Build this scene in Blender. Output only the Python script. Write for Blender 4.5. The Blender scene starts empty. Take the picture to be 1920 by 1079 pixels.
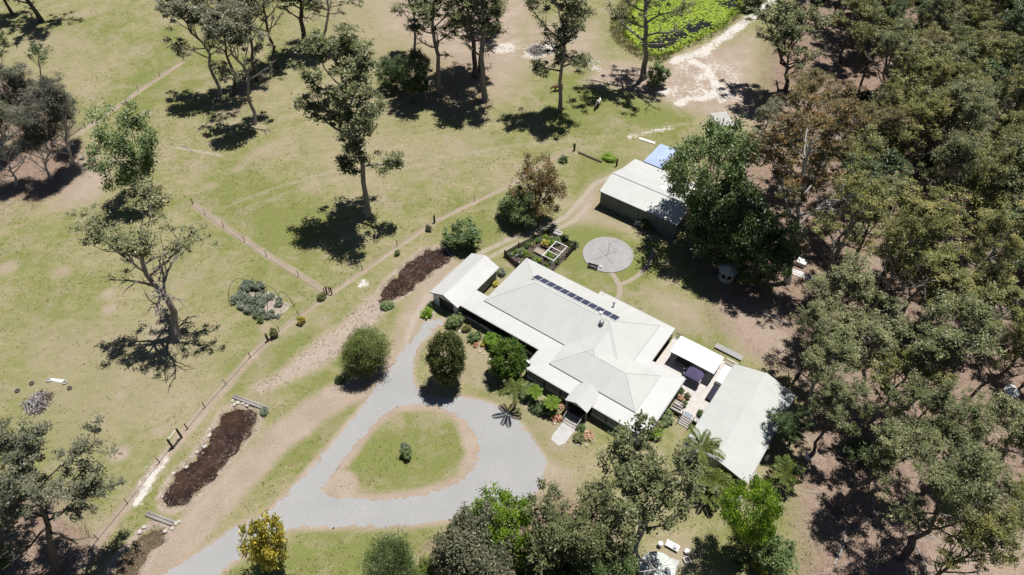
import bpy, bmesh, math, random
import numpy as np
from mathutils import Vector, Matrix
from mathutils.geometry import tessellate_polygon

R = math.radians
SC = bpy.context.scene
COL = SC.collection
rnd = random.Random(7)

# ------------------------------------------------------------------ camera
FPX, PITCH, CAMH = 1330.0, 47.5, 75.0
cam = bpy.data.cameras.new('camera')
cam.sensor_fit = 'HORIZONTAL'; cam.sensor_width = 36.0
cam.lens = 36.0*FPX/1920.0
cam.clip_start = 0.5; cam.clip_end = 4000
camo = bpy.data.objects.new('camera', cam); COL.objects.link(camo)
camo.location = (0, 0, CAMH); camo.rotation_euler = (R(90-PITCH), 0, 0)
SC.camera = camo

# ------------------------------------------------------------------ light
SUNV = Vector((0.20, 0.17, 1.0)).normalized()          # towards the sun
sun_el = math.asin(SUNV.z); sun_az = math.atan2(SUNV.x, SUNV.y)
world = bpy.data.worlds.new('World'); SC.world = world; world.use_nodes = True
wn = world.node_tree
for n in list(wn.nodes): wn.nodes.remove(n)
sky = wn.nodes.new('ShaderNodeTexSky'); sky.sky_type = 'NISHITA'; sky.sun_disc = False
sky.sun_elevation = sun_el; sky.sun_rotation = sun_az; sky.altitude = 50; sky.air_density = 0.6; sky.dust_density = 0.3
bg = wn.nodes.new('ShaderNodeBackground'); bg.inputs[1].default_value = 0.05
wo = wn.nodes.new('ShaderNodeOutputWorld')
wn.links.new(sky.outputs[0], bg.inputs[0]); wn.links.new(bg.outputs[0], wo.inputs[0])
sl = bpy.data.lights.new('sun', 'SUN'); sl.energy = 5.0; sl.angle = R(0.53); sl.color = (1.0, 0.965, 0.91)
so = bpy.data.objects.new('sun', sl); COL.objects.link(so)
so.rotation_euler = SUNV.to_track_quat('Z', 'Y').to_euler(); so.location = (0, 0, 120)
vs = SC.view_settings
vs.view_transform = 'Standard'; vs.look = 'None'; vs.exposure = 0.25; vs.gamma = 1.0; vs.use_curve_mapping = False

# ------------------------------------------------------------------ pixel -> place on a plane z
_cp, _sp = math.cos(R(PITCH)), math.sin(R(PITCH))
def P(px, py, z=0.0):
    x = (px-960)/FPX; y = -(py-539.5)/FPX
    dx, dy, dz = x, _cp+y*_sp, -_sp+y*_cp
    t = (z-CAMH)/dz
    return Vector((dx*t, dy*t, z))
def to_px(v):
    d = v - Vector((0, 0, CAMH))
    fw = d.y*_cp - d.z*_sp; upc = d.y*_sp + d.z*_cp
    return 960+FPX*d.x/fw, 539.5-FPX*upc/fw
def height_to(base, py):
    lo, hi = 0.1, 70.0
    for _ in range(40):
        m = (lo+hi)/2
        if to_px(base+Vector((0, 0, m)))[1] > py: lo = m
        else: hi = m
    return lo
# frame of the homestead: u along the house, v towards its front
HA = R(-35.8)
HU = Vector((math.cos(HA), math.sin(HA), 0)); HV = Vector((math.sin(HA), -math.cos(HA), 0))
HO = P(989, 487, 2.7); HO.z = 0
def UV(u, v, z=0.0): return HO + HU*u + HV*v + Vector((0, 0, z))
def toUV(p):
    d = Vector((p.x, p.y, 0)) - HO
    return d.dot(HU), d.dot(HV)

# ------------------------------------------------------------------ node helpers
def new_mat(name):
    m = bpy.data.materials.new(name); m.use_nodes = True
    nt = m.node_tree
    for n in list(nt.nodes): nt.nodes.remove(n)
    out = nt.nodes.new('ShaderNodeOutputMaterial'); b = nt.nodes.new('ShaderNodeBsdfPrincipled')
    nt.links.new(b.outputs[0], out.inputs[0])
    return m, nt, b, out
class NT:
    def __init__(s, nt): s.nt = nt
    def n(s, t): return s.nt.nodes.new('ShaderNode'+t)
    def l(s, a, b): s.nt.links.new(a, b)
    def val(s, x, sock):
        if isinstance(x, (int, float)): sock.default_value = x
        elif isinstance(x, tuple): sock.default_value = x if len(x) == len(sock.default_value) else (*x, 1.0)
        else: s.l(x, sock)
    def coord(s, out='Object'): return s.n('TexCoord').outputs[out]
    def noise(s, co, scale, detail=3.0, rough=0.55, dist=0.0):
        n = s.n('TexNoise'); s.l(co, n.inputs['Vector'])
        n.inputs['Scale'].default_value = scale; n.inputs['Detail'].default_value = detail
        n.inputs['Roughness'].default_value = rough; n.inputs['Distortion'].default_value = dist
        return n.outputs['Fac']
    def mapping(s, co, scale=(1, 1, 1), rot=(0, 0, 0)):
        n = s.n('Mapping'); s.l(co, n.inputs[0]); n.inputs['Scale'].default_value = scale; n.inputs['Rotation'].default_value = rot
        return n.outputs[0]
    def math(s, op, a, b=0.0, c=None, clamp=False):
        n = s.n('Math'); n.operation = op; n.use_clamp = clamp
        s.val(a, n.inputs[0]); s.val(b, n.inputs[1])
        if c is not None: s.val(c, n.inputs[2])
        return n.outputs[0]
    def mr(s, x, a, b, c=0.0, d=1.0):
        n = s.n('MapRange'); n.clamp = True; s.val(x, n.inputs[0])
        for i, q in enumerate((a, b, c, d)): n.inputs[i+1].default_value = q
        return n.outputs[0]
    def mix(s, f, a, b, mode='MIX'):
        n = s.n('Mix'); n.data_type = 'RGBA'; n.blend_type = mode
        s.val(f, n.inputs['Factor'] if 'Factor' in [] else n.inputs[0]); s.val(a, n.inputs[6]); s.val(b, n.inputs[7])
        return n.outputs[2]
    def attr(s, name, out='Color'):
        n = s.n('Attribute'); n.attribute_name = name; return n.outputs[out]
    def sep(s, c):
        n = s.n('SeparateColor'); s.l(c, n.inputs[0]); return n.outputs
    def bump(s, h, bsdf, strength=0.4, dist=0.05):
        n = s.n('Bump'); n.inputs['Strength'].default_value = strength; n.inputs['Distance'].default_value = dist
        s.l(h, n.inputs['Height']); s.l(n.outputs[0], bsdf.inputs['Normal'])

def simple(name, col, rough=0.8, var=0.18, scale=2.0, bump=0.0, metal=0.0, spec=0.3, dirt=None, stretch=(1, 1, 1)):
    m, nt, b, out = new_mat(name); t = NT(nt)
    co = t.mapping(t.coord('Object'), stretch)
    n1 = t.noise(co, scale, 4.0); n2 = t.noise(co, scale*6.3, 3.0)
    f = t.math('ADD', t.math('MULTIPLY', n1, 0.65), t.math('MULTIPLY', n2, 0.35))
    f = t.mr(f, 0.3, 0.7)
    lo = tuple(max(0, c*(1-var)) for c in col); hi = tuple(min(1, c*(1+var)) for c in col)
    c = t.mix(f, lo, hi)
    if dirt:
        c = t.mix(t.mr(t.noise(co, scale*0.7, 5.0), 0.55, 0.75, 0, 0.7), c, dirt)
    t.l(c, b.inputs['Base Color'])
    b.inputs['Roughness'].default_value = rough; b.inputs['Metallic'].default_value = metal
    b.inputs['Specular IOR Level'].default_value = spec
    if bump: t.bump(n2, b, bump, 0.02)
    return m

def leafmat(name, ca, cb, cc, spec=0.35, rough=0.45, trans=0.14):
    """ca/cb: two leaf colours chosen by the clump tone; cc: a third one for some clumps"""
    m, nt, b, out = new_mat(name); t = NT(nt)
    tone = t.attr('tone', 'Fac')
    oi = t.n('ObjectInfo').outputs['Random']
    f = t.math('ADD', tone, t.math('MULTIPLY', t.math('SUBTRACT', oi, 0.5), 0.35))
    c = t.mix(t.mr(f, 0.1, 0.9), ca, cb)
    c = t.mix(t.mr(f, 0.72, 1.05, 0, 0.8), c, cc)
    t.l(c, b.inputs['Base Color']); b.inputs['Roughness'].default_value = rough
    b.inputs['Specular IOR Level'].default_value = spec
    tr = t.n('BsdfTranslucent'); t.l(c, tr.inputs[0])
    mx = t.n('MixShader'); mx.inputs[0].default_value = trans
    t.l(b.outputs[0], mx.inputs[1]); t.l(tr.outputs[0], mx.inputs[2]); t.l(mx.outputs[0], out.inputs[0])
    return m

M = {}
def roof_mat(name, col, rot):
    """painted corrugated sheeting; ribs run down the fall (rot turns them)"""
    m, nt, b, out = new_mat(name); t = NT(nt)
    co = t.coord('Object')
    st = t.noise(t.mapping(co, (1.0, 0.18, 0.3) if not rot else (0.18, 1.0, 0.3)), 1.1, 4.0)
    fine = t.noise(co, 0.5, 5.0)
    f = t.math('ADD', t.math('MULTIPLY', st, 0.5), t.math('MULTIPLY', fine, 0.5))
    c = t.mix(t.mr(f, 0.3, 0.7), tuple(x*0.92 for x in col), tuple(min(1, x*1.05) for x in col))
    c = t.mix(t.mr(t.noise(co, 1.7, 6.0), 0.62, 0.8, 0, 0.35), c, tuple(x*0.72 for x in col))
    t.l(c, b.inputs['Base Color']); b.inputs['Roughness'].default_value = 0.5
    b.inputs['Specular IOR Level'].default_value = 0.35
    w = t.n('TexWave'); w.bands_direction = 'X' if not rot else 'Y'; w.inputs['Scale'].default_value = 2.1
    t.l(co, w.inputs['Vector']); t.bump(w.outputs['Fac'], b, 0.25, 0.02)
    return m
M['roof'] = roof_mat('painted roof sheeting', (0.485, 0.492, 0.474), 0)
M['roof_side'] = roof_mat('painted roof sheeting across', (0.485, 0.492, 0.474), 1)
M['roof_pale'] = roof_mat('pale painted roof sheeting', (0.478, 0.480, 0.470), 0)
M['roof_studio'] = roof_mat('weathered roof sheeting', (0.455, 0.475, 0.45), 1)
M['roof_white'] = simple('white insulated panel', (0.66, 0.66, 0.65), 0.45, 0.04, 0.6)
M['fascia'] = simple('grey fascia paint', (0.30, 0.30, 0.30), 0.5, 0.08)
M['gutter_dark'] = simple('dark gutter paint', (0.10, 0.105, 0.11), 0.5, 0.1)
M['wall_white'] = simple('white weatherboard paint', (0.62, 0.64, 0.66), 0.6, 0.06, 1.0, dirt=(0.45, 0.45, 0.44))
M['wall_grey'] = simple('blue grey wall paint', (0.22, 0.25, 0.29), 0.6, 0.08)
M['wall_cream'] = simple('cream wall paint', (0.42, 0.42, 0.39), 0.6, 0.07, dirt=(0.3, 0.29, 0.26))
M['wall_green'] = simple('grey green steel cladding', (0.095, 0.125, 0.12), 0.5, 0.08, stretch=(4, 4, 0.3))
M['door_green'] = simple('dark green sliding door steel', (0.075, 0.10, 0.098), 0.5, 0.1, stretch=(4, 4, 0.3))
M['door_dark'] = simple('dark roller door', (0.035, 0.037, 0.04), 0.5, 0.12)
M['timber_dark'] = simple('dark stained timber', (0.045, 0.035, 0.03), 0.75, 0.3, 4)
M['timber_grey'] = simple('weathered grey timber', (0.34, 0.32, 0.30), 0.85, 0.2, 3, 0.3)
M['timber_deck'] = simple('sun bleached deck timber', (0.50, 0.475, 0.45), 0.85, 0.14, 2.2, 0.2)
M['timber_brown'] = simple('brown fence timber', (0.10, 0.075, 0.06), 0.85, 0.3, 5)
M['timber_black'] = simple('black painted picket timber', (0.028, 0.026, 0.025), 0.7, 0.25, 5)
M['log'] = simple('bleached log', (0.30, 0.28, 0.26), 0.9, 0.22, 5, 0.4)
M['steel'] = simple('galvanised steel', (0.40, 0.41, 0.42), 0.4, 0.1, metal=0.7)
M['steel_dark'] = simple('dark steel', (0.06, 0.06, 0.065), 0.45, 0.1, metal=0.4)
M['wire'] = simple('fence wire', (0.22, 0.21, 0.20), 0.5, 0.1, metal=0.6)
M['white_paint'] = simple('white paint', (0.70, 0.70, 0.69), 0.5, 0.06, dirt=(0.5, 0.49, 0.46))
M['concrete'] = simple('concrete slab', (0.305, 0.297, 0.296), 0.9, 0.13, 0.55, 0.15, dirt=(0.25, 0.245, 0.245))
M['concrete_pale'] = simple('pale concrete', (0.43, 0.42, 0.415), 0.9, 0.12, 1.2, 0.15)
M['glass'] = simple('dark window glass', (0.02, 0.025, 0.03), 0.08, 0.1, spec=0.6)
M['solar'] = simple('solar cells', (0.036, 0.042, 0.085), 0.35, 0.15, 3, spec=0.6)
M['blue_tarp'] = simple('faded blue canopy cloth', (0.36, 0.45, 0.66), 0.75, 0.10, 1.5, 0.1)
M['purple_tarp'] = simple('navy purple canopy cloth', (0.075, 0.062, 0.125), 0.75, 0.12, 1.5, 0.1)
M['navy'] = simple('dark navy cloth', (0.018, 0.018, 0.032), 0.8, 0.15, 1.5, 0.1)
M['rust'] = simple('rusty steel', (0.24, 0.10, 0.06), 0.8, 0.3, 3)
M['terracotta'] = simple('terracotta', (0.42, 0.19, 0.11), 0.8, 0.15)
M['plastic_white'] = simple('white plastic', (0.72, 0.72, 0.72), 0.4, 0.04)
M['rubber'] = simple('grey tyre rubber', (0.07, 0.07, 0.07), 0.8, 0.2)
M['tyre_pale'] = simple('dusty tyre rubber', (0.36, 0.35, 0.34), 0.8, 0.2)
M['rock'] = simple('pale rock', (0.46, 0.42, 0.385), 0.95, 0.2, 4, 0.5)
M['stony'] = simple('stony garden earth', (0.33, 0.285, 0.235), 0.95, 0.45, 2.6, 0.5, dirt=(0.12, 0.10, 0.075))
M['soil'] = simple('dark garden soil', (0.085, 0.062, 0.05), 0.95, 0.3, 3, 0.6)
M['tank'] = simple('pale tank roof steel', (0.50, 0.54, 0.50), 0.5, 0.06)
M['pink'] = simple('faded pink paint', (0.52, 0.24, 0.22), 0.6, 0.1)
M['bark'] = simple('grey gum bark', (0.24, 0.215, 0.195), 0.9, 0.4, 1.6, 0.5, stretch=(1, 1, 0.35))
M['bark_pale'] = simple('pale gum bark', (0.46, 0.43, 0.40), 0.85, 0.3, 1.3, 0.3, stretch=(1, 1, 0.35))
M['bark_dark'] = simple('dark ironbark', (0.10, 0.085, 0.075), 0.95, 0.35, 2.5, 0.6, stretch=(1, 1, 0.35))
M['deadwood'] = simple('dead grey wood', (0.40, 0.385, 0.38), 0.9, 0.22, 2, 0.3)
M['palm_bark'] = simple('palm trunk', (0.26, 0.21, 0.17), 0.9, 0.25, 5, 0.4)
M['leaf_gum'] = leafmat('gum leaves', (0.114, 0.134, 0.056), (0.218, 0.232, 0.100), (0.34, 0.325, 0.175))
M['leaf_olive'] = leafmat('olive gum leaves', (0.124, 0.138, 0.042), (0.240, 0.240, 0.072), (0.36, 0.315, 0.105))
M['leaf_rust'] = leafmat('rusty gum leaves', (0.115, 0.110, 0.042), (0.215, 0.165, 0.064), (0.31, 0.165, 0.070))
M['leaf_grey'] = leafmat('grey green leaves', (0.105, 0.115, 0.070), (0.195, 0.198, 0.120), (0.26, 0.235, 0.165))
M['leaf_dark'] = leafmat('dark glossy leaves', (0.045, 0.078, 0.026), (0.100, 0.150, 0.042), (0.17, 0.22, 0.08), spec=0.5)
M['leaf_mid'] = leafmat('mid green leaves', (0.085, 0.135, 0.044), (0.175, 0.245, 0.080), (0.29, 0.36, 0.155), spec=0.45)
M['leaf_bright'] = leafmat('bright green leaves', (0.10, 0.18, 0.015), (0.235, 0.38, 0.026), (0.35, 0.48, 0.055), trans=0.25)
M['leaf_yellow'] = leafmat('yellow variegated leaves', (0.22, 0.22, 0.035), (0.66, 0.54, 0.07), (0.85, 0.74, 0.22))
M['leaf_clip'] = leafmat('clipped shrub leaves', (0.082, 0.104, 0.030), (0.19, 0.195, 0.056), (0.31, 0.27, 0.085), spec=0.45)
M['leaf_topiary'] = leafmat('dense green shrub leaves', (0.045, 0.088, 0.012), (0.115, 0.205, 0.018), (0.165, 0.28, 0.028))
M['leaf_dome'] = leafmat('dome shrub leaves', (0.10, 0.135, 0.034), (0.205, 0.245, 0.062), (0.32, 0.32, 0.17))
M['leaf_cas'] = leafmat('she oak needles', (0.085, 0.090, 0.060), (0.140, 0.140, 0.102), (0.19, 0.18, 0.145))
M['leaf_palm'] = leafmat('palm leaflets', (0.075, 0.105, 0.024), (0.165, 0.200, 0.045), (0.32, 0.32, 0.08), spec=0.45)
M['leaf_fern'] = leafmat('fern fronds', (0.12, 0.20, 0.025), (0.235, 0.345, 0.05), (0.28, 0.40, 0.07), trans=0.35)
M['leaf_brom'] = leafmat('red and cream strappy leaves', (0.33, 0.075, 0.06), (0.55, 0.36, 0.22), (0.66, 0.58, 0.36))
M['leaf_silver'] = leafmat('silvery succulent leaves', (0.105, 0.135, 0.090), (0.235, 0.265, 0.19), (0.36, 0.37, 0.29))
M['reed'] = leafmat('pond reeds', (0.13, 0.165, 0.03), (0.29, 0.30, 0.09), (0.45, 0.41, 0.22))
M['lily'] = leafmat('lily pads', (0.165, 0.235, 0.024), (0.31, 0.41, 0.032), (0.39, 0.47, 0.07), trans=0.1)
M['straw'] = leafmat('dry straw', (0.22, 0.16, 0.115), (0.41, 0.33, 0.25), (0.56, 0.49, 0.41), trans=0.1, spec=0.15)
M['grass_tuft'] = leafmat('grass tufts', (0.075, 0.085, 0.028), (0.20, 0.20, 0.08), (0.36, 0.31, 0.19), trans=0.2, spec=0.15)

# ------------------------------------------------------------------ scene helpers
def link(o, parent=None):
    COL.objects.link(o)
    if parent is not None: o.parent = parent
    return o
def tag(o, label=None, cat=None, group=None, kind=None):
    if label: o['label'] = label
    if cat: o['category'] = cat
    if group: o['group'] = group
    if kind: o['kind'] = kind
    return o
def thing(name, label, cat, loc=(0, 0, 0), rz=0.0, group=None):
    o = bpy.data.objects.new(name, None); o.empty_display_size = 0.3
    o.location = loc; o.rotation_euler = (0, 0, rz)
    COL.objects.link(o); return tag(o, label, cat, group)
def hthing(name, label, cat, u, v, group=None, z=0.0, da=0.0):
    return thing(name, label, cat, UV(u, v, z), HA+da, group)
def copy_tree(o, parent=None):
    c = o.copy(); COL.objects.link(c); c.parent = parent
    for ch in list(o.children): copy_tree(ch, c)
    return c

class MB:
    """collects shapes; h=(u0,v0): coordinates come in as house u,v and are stored relative to that origin"""
    def __init__(s, h=None): s.v = []; s.f = []; s.h = h
    def add(s, vs, fs):
        b = len(s.v)
        for q in vs:
            if s.h is not None: s.v.append((q[0]-s.h[0], -(q[1]-s.h[1]), q[2]))
            else: s.v.append(tuple(q))
        for f in fs: s.f.append([i+b for i in f])
        return s
    def box(s, x0, x1, y0, y1, z0, z1):
        vs = [(x, y, z) for z in (z0, z1) for y in (y0, y1) for x in (x0, x1)]
        return s.add(vs, [(0, 2, 3, 1), (4, 5, 7, 6), (0, 1, 5, 4), (2, 6, 7, 3), (0, 4, 6, 2), (1, 3, 7, 5)])
    def prism(s, poly, d):
        """poly: planar 3-D polygon, swept by the vector d"""
        n = len(poly); vs = [tuple(p) for p in poly]+[(p[0]+d[0], p[1]+d[1], p[2]+d[2]) for p in poly]
        fs = [tuple(range(n)), tuple(range(2*n-1, n-1, -1))]+[(i, (i+1) % n, n+(i+1) % n, n+i) for i in range(n)]
        return s.add(vs, fs)
    def slab(s, top, th):
        """sheet of thickness th under a (maybe sloping) polygon"""
        return s.prism(top, (0, 0, -th))
    def tube(s, pts, rad, n=6, cap=True):
        pts = [Vector(p) for p in pts]; rs = rad if isinstance(rad, (list, tuple)) else [rad]*len(pts)
        vs = []; fs = []
        for i, p in enumerate(pts):
            d = (pts[min(i+1, len(pts)-1)]-pts[max(i-1, 0)])
            if d.length < 1e-6: d = Vector((0, 0, 1))
            d.normalize(); a = d.orthogonal().normalized() if abs(d.z) > 0.9 else d.cross(Vector((0, 0, 1))).normalized()
            b = d.cross(a)
            for k in range(n):
                t = 2*math.pi*k/n; vs.append(tuple(p+(a*math.cos(t)+b*math.sin(t))*rs[i]))
        for i in range(len(pts)-1):
            for k in range(n): fs.append((i*n+k, i*n+(k+1) % n, (i+1)*n+(k+1) % n, (i+1)*n+k))
        if cap: fs.append(tuple(range(n))[::-1]); fs.append(tuple(range((len(pts)-1)*n, len(pts)*n)))
        return s.add(vs, fs)
    def lathe(s, prof, n=16, c=(0, 0, 0)):
        vs = []; fs = []
        for r, z in prof:
            for k in range(n):
                t = 2*math.pi*k/n; vs.append((c[0]+r*math.cos(t), c[1]+r*math.sin(t), c[2]+z))
        m = len(prof)
        for i in range(m-1):
            for k in range(n): fs.append((i*n+k, i*n+(k+1) % n, (i+1)*n+(k+1) % n, (i+1)*n+k))
        fs.append(tuple(range(n))[::-1]); fs.append(tuple(range((m-1)*n, m*n)))
        return s.add(vs, fs)
    def mesh(s, name, mat, smooth=False, fix=True):
        me = bpy.data.meshes.new(name); me.from_pydata(s.v, [], s.f)
        if fix:
            bm = bmesh.new(); bm.from_mesh(me); bmesh.ops.recalc_face_normals(bm, faces=bm.faces); bm.to_mesh(me); bm.free()
        if mat: me.materials.append(mat)
        if smooth: me.polygons.foreach_set('use_smooth', [True]*len(me.polygons))
        me.update(); return me
    def build(s, name, mat, parent=None, smooth=False, loc=None, fix=True):
        o = bpy.data.objects.new(name, s.mesh(name, mat, smooth, fix)); link(o, parent)
        if loc is not None: o.location = loc
        return o
def inst(name, me, parent=None, loc=(0, 0, 0), rot=(0, 0, 0), scale=(1, 1, 1), mat=None):
    o = bpy.data.objects.new(name, me); link(o, parent)
    o.location = loc; o.rotation_euler = rot; o.scale = scale
    if mat is not None:
        o.material_slots[0].link = 'OBJECT'; o.material_slots[0].material = mat
    return o
def np_mesh(name, verts, quads, mat, attrs=None, smooth=False, tri=False):
    me = bpy.data.meshes.new(name); k = 3 if tri else 4
    verts = np.asarray(verts, np.float32); quads = np.asarray(quads, np.int32)
    me.vertices.add(len(verts)); me.vertices.foreach_set('co', verts.ravel())
    me.loops.add(quads.size); me.loops.foreach_set('vertex_index', quads.ravel())
    me.polygons.add(len(quads))
    me.polygons.foreach_set('loop_start', np.arange(0, quads.size, k, dtype=np.int32))
    if smooth: me.polygons.foreach_set('use_smooth', np.ones(len(quads), bool))
    for an, (ty, data) in (attrs or {}).items():
        at = me.attributes.new(an, ty, 'POINT')
        at.data.foreach_set('color' if 'COLOR' in ty else 'value', np.asarray(data, np.float32).ravel())
    if mat: me.materials.append(mat)
    me.update(calc_edges=True); me.validate(); return me

# ------------------------------------------------------------------ plan polygons (photo pixels laid on the ground)
def W(pts, z=0.0): return [P(x, y, z) for x, y in pts]
DRIVE = W([(797,602),(790,616),(770,642),(748,668),(727,694),(700,736),(658,792),(600,857),(540,927),(500,964),(440,990),(388,1026),(330,1062),(262,1110),
           (345,1140),(425,1062),(470,1032),(510,1006),(545,991),(600,986),(680,986),(760,987),(830,977),(900,962),(960,947),(1000,931),(1020,902),(1023,870),(1007,832),
           (982,801),(952,776),(922,757),(882,747),(836,747),(790,741),(774,716),(773,690),(777,666),(791,641),(815,617),(837,599)])
ISLAND = W([(603,921),(615,933),(653,935),(706,940),(763,934),(813,924),(863,904),(892,877),(901,846),(892,816),(872,790),(846,770),(813,759),(766,757),(739,767),
            (713,783),(686,810),(663,840),(633,876),(611,906)])
POND_A = W([(707,553),(722,530),(745,508),(775,482),(800,466),(828,463),(845,472),(846,488),(825,505),(790,530),(760,552),(735,565),(712,566)])
POND_B = W([(404,792),(420,768),(440,760),(470,766),(485,782),(480,805),(455,835),(420,875),(385,915),(355,945),(325,958),(303,950),(302,928),(325,890),(360,858),(385,825)])
POND_C = W([(262,1000),(288,982),(318,990),(312,1010),(285,1040),(262,1079),(238,1110),(190,1105),(215,1050)])
LILY = W([(1172,35),(1185,10),(1210,-25),(1290,-60),(1370,-60),(1400,-10),(1385,25),(1350,55),(1300,80),(1260,100),(1225,105),(1190,88),(1165,62)])
SWALE = W([(470,728),(520,700),(570,655),(640,605),(690,560),(712,556),(735,572),(700,612),(650,655),(600,690),(545,715),(490,738)])
def resample(poly, step, closed=True, jit=0.0, rs=rnd):
    out = []; n = len(poly)
    for i in range(n if closed else n-1):
        a, b = poly[i], poly[(i+1) % n]; k = max(1, int((b-a).length/step))
        for j in range(k): out.append(a.lerp(b, j/k))
    if not closed: out.append(poly[-1])
    if jit: out = [q+Vector((rs.gauss(0, jit), rs.gauss(0, jit), 0)) for q in out]
    return out
def smooth_poly(poly, it=2, closed=True):
    for _ in range(it):
        q = []; n = len(poly)
        for i in range(n if closed else n-1):
            a, b = poly[i], poly[(i+1) % n]; q += [a.lerp(b, .25), a.lerp(b, .75)]
        poly = q if closed else [poly[0]]+q+[poly[-1]]
    return poly
# ------------------------------------------------------------------ ground
def axis(lo, hi, step, far):
    a = list(np.arange(lo, hi+1e-6, step)); g = step
    x = a[-1]; up = []
    while x < far: g *= 1.35; x += g; up.append(x)
    x = a[0]; dn = []; g = step
    while x > -far: g *= 1.35; x -= g; dn.append(x)
    return np.array(dn[::-1]+a+up)
gx = axis(-128, 128, 0.42, 900); gy = axis(20, 172, 0.42, 900)
GX, GY = np.meshgrid(gx, gy)
def seg_d(pts, closed, chunk=None):
    """distance of every ground vertex to a line of points"""
    d = np.full(GX.shape, 1e9)
    n = len(pts)
    for i in range(n if closed else n-1):
        a, b = pts[i], pts[(i+1) % n]; ex, ey = b.x-a.x, b.y-a.y; L2 = ex*ex+ey*ey+1e-9
        t = np.clip(((GX-a.x)*ex+(GY-a.y)*ey)/L2, 0, 1)
        d = np.minimum(d, np.hypot(GX-a.x-t*ex, GY-a.y-t*ey))
    return d
def sdf(pts):
    d = seg_d(pts, True); ins = np.zeros(GX.shape, bool); n = len(pts)
    for i in range(n):
        a, b = pts[i], pts[(i+1) % n]
        c = ((a.y > GY) != (b.y > GY))
        with np.errstate(divide='ignore', invalid='ignore'):
            xi = (b.x-a.x)*(GY-a.y)/(b.y-a.y)+a.x
        ins ^= c & (GX < xi)
    return np.where(ins, -d, d)
def soft(sd, w): return np.clip(0.5-sd/w, 0, 1)
bare = np.zeros(GX.shape); sand = bare.copy(); litter = bare.copy(); green = bare.copy(); straw = bare.copy(); rut = bare.copy()
def paint(layer, pts, w, amt=1.0, line=None):
    q = W(pts)
    m = soft(sdf(q), w) if line is None else np.clip(1.0-(seg_d(q, False)-line*0.5)/w, 0, 1)
    np.maximum(layer, m*amt, out=layer)
# forest floor on the right, worn paddock, clearings
paint(litter, [(1500,-40),(1432,110),(1425,240),(1345,285),(1310,330),(1290,430),(1330,560),(1375,640),(1450,690),(1500,760),(1480,900),(1500,1010),(1490,1200),(2300,1200),(2300,-200),(1500,-200)], 9)
paint(litter, [(1180,985),(1060,900),(960,960),(800,1010),(740,1090),(800,1200),(1230,1200)], 4, .8)
paint(litter, [(-300,880),(40,880),(150,930),(200,1010),(180,1120),(-300,1200)], 6, .8)
paint(litter, [(-300,90),(60,150),(150,260),(150,330),(120,380),(-300,400)], 8, .9)
paint(litter, [(700,105),(760,95),(940,100),(935,200),(860,235),(740,190)], 5, .5)
paint(litter, [(440,120),(380,150),(340,200),(430,240),(520,200),(545,120)], 7, .35)
for q, w, a in (([(720,-60),(1000,-60),(1010,40),(1000,130),(930,190),(880,150),(800,110),(700,60)], 12, .85),
                ([(960,30),(1130,40),(1140,120),(1060,140),(960,120)], 8, .7),
                ([(1120,110),(1240,120),(1420,60),(1430,240),(1300,215),(1180,175),(1090,160)], 8, 1.0),
                ([(120,270),(190,290),(215,340),(180,385),(90,400)], 5, .9),
                ([(0,80),(90,50),(180,40),(120,90),(30,140)], 9, .5),
                ([(1150,330),(1185,300),(1100,345),(1060,410),(1000,430),(1110,425),(1220,440),(1120,395)], 4, .75),
                ([(1185,520),(1330,560),(1345,640),(1240,610)], 6, .65),
                ([(1330,560),(1480,540),(1520,700),(1440,690),(1370,650)], 6, 1.0),
                ([(1720,1000),(1960,930),(1960,1120),(1700,1120)], 5, 1.0),
                ([(1230,1000),(1300,990),(1340,1079),(1230,1100)], 4, .6),
                ([(1480,760),(1560,820),(1580,1000),(1500,1000)], 5, .8),
                ([(1640,440),(1700,470),(1660,560),(1590,540)], 4, .8),
                ([(790,640),(830,610),(900,620),(990,720),(1060,790),(1090,870),(1030,860),(960,780),(880,730),(800,730)], 2.5, .5),
                ([(1020,850),(1090,880),(1080,930),(1000,950)], 3, .8),
                ([(300,500),(360,520),(340,650),(290,650)], 8, .5), ([(60,620),(180,600),(250,700),(160,740),(40,720)], 10, .5),
                ([(520,20),(600,30),(560,200),(520,260)], 10, .45), ([(80,60),(200,60),(180,110),(90,110)], 9, .45)):
    paint(bare, q, w, a)
for q, a in (([(0,560),(180,560),(420,600),(480,660),(300,860),(180,960),(0,900)], .42), ([(540,-40),(1000,-40),(1000,130),(860,240),(700,260),(560,240)], .40), ([(30,60),(230,90),(170,180),(60,150)], .36), ([(580,230),(960,200),(980,290),(700,380),(480,330)], .34), ([(230,380),(360,430),(420,560),(300,560)], .34), ([(1060,420),(1000,860),(880,720),(900,620)], .0)):
    if a: paint(bare, q, 14, a)
# the bare strip beside the drive and the ring round the island
paint(bare, [(250,1100),(330,1030),(430,915),(520,825),(590,770),(650,735),(710,712),(735,680)], 2.0, .95, line=2.6)
paint(bare, [(760,640),(770,600),(800,555),(850,505)], 2.2, .75, line=2.2)
dI = np.abs(sdf(ISLAND)); np.maximum(bare, np.clip(1.3-dI/1.25, 0, 1), out=bare)
dt = W([(600,925),(640,915)]); np.maximum(bare, np.clip(1-(seg_d(dt, False)-1.6)/1.2, 0, 1), out=bare)
np.maximum(bare, np.clip(1-(seg_d(W([(880,800),(897,850),(880,890)]), False)-.9)/1.3, 0, 1)*.9, out=bare)
sD = np.maximum(sdf(DRIVE), -sdf(ISLAND)); np.maximum(bare, np.clip(0.95-sD/1.1, 0, 1), out=bare)
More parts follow.
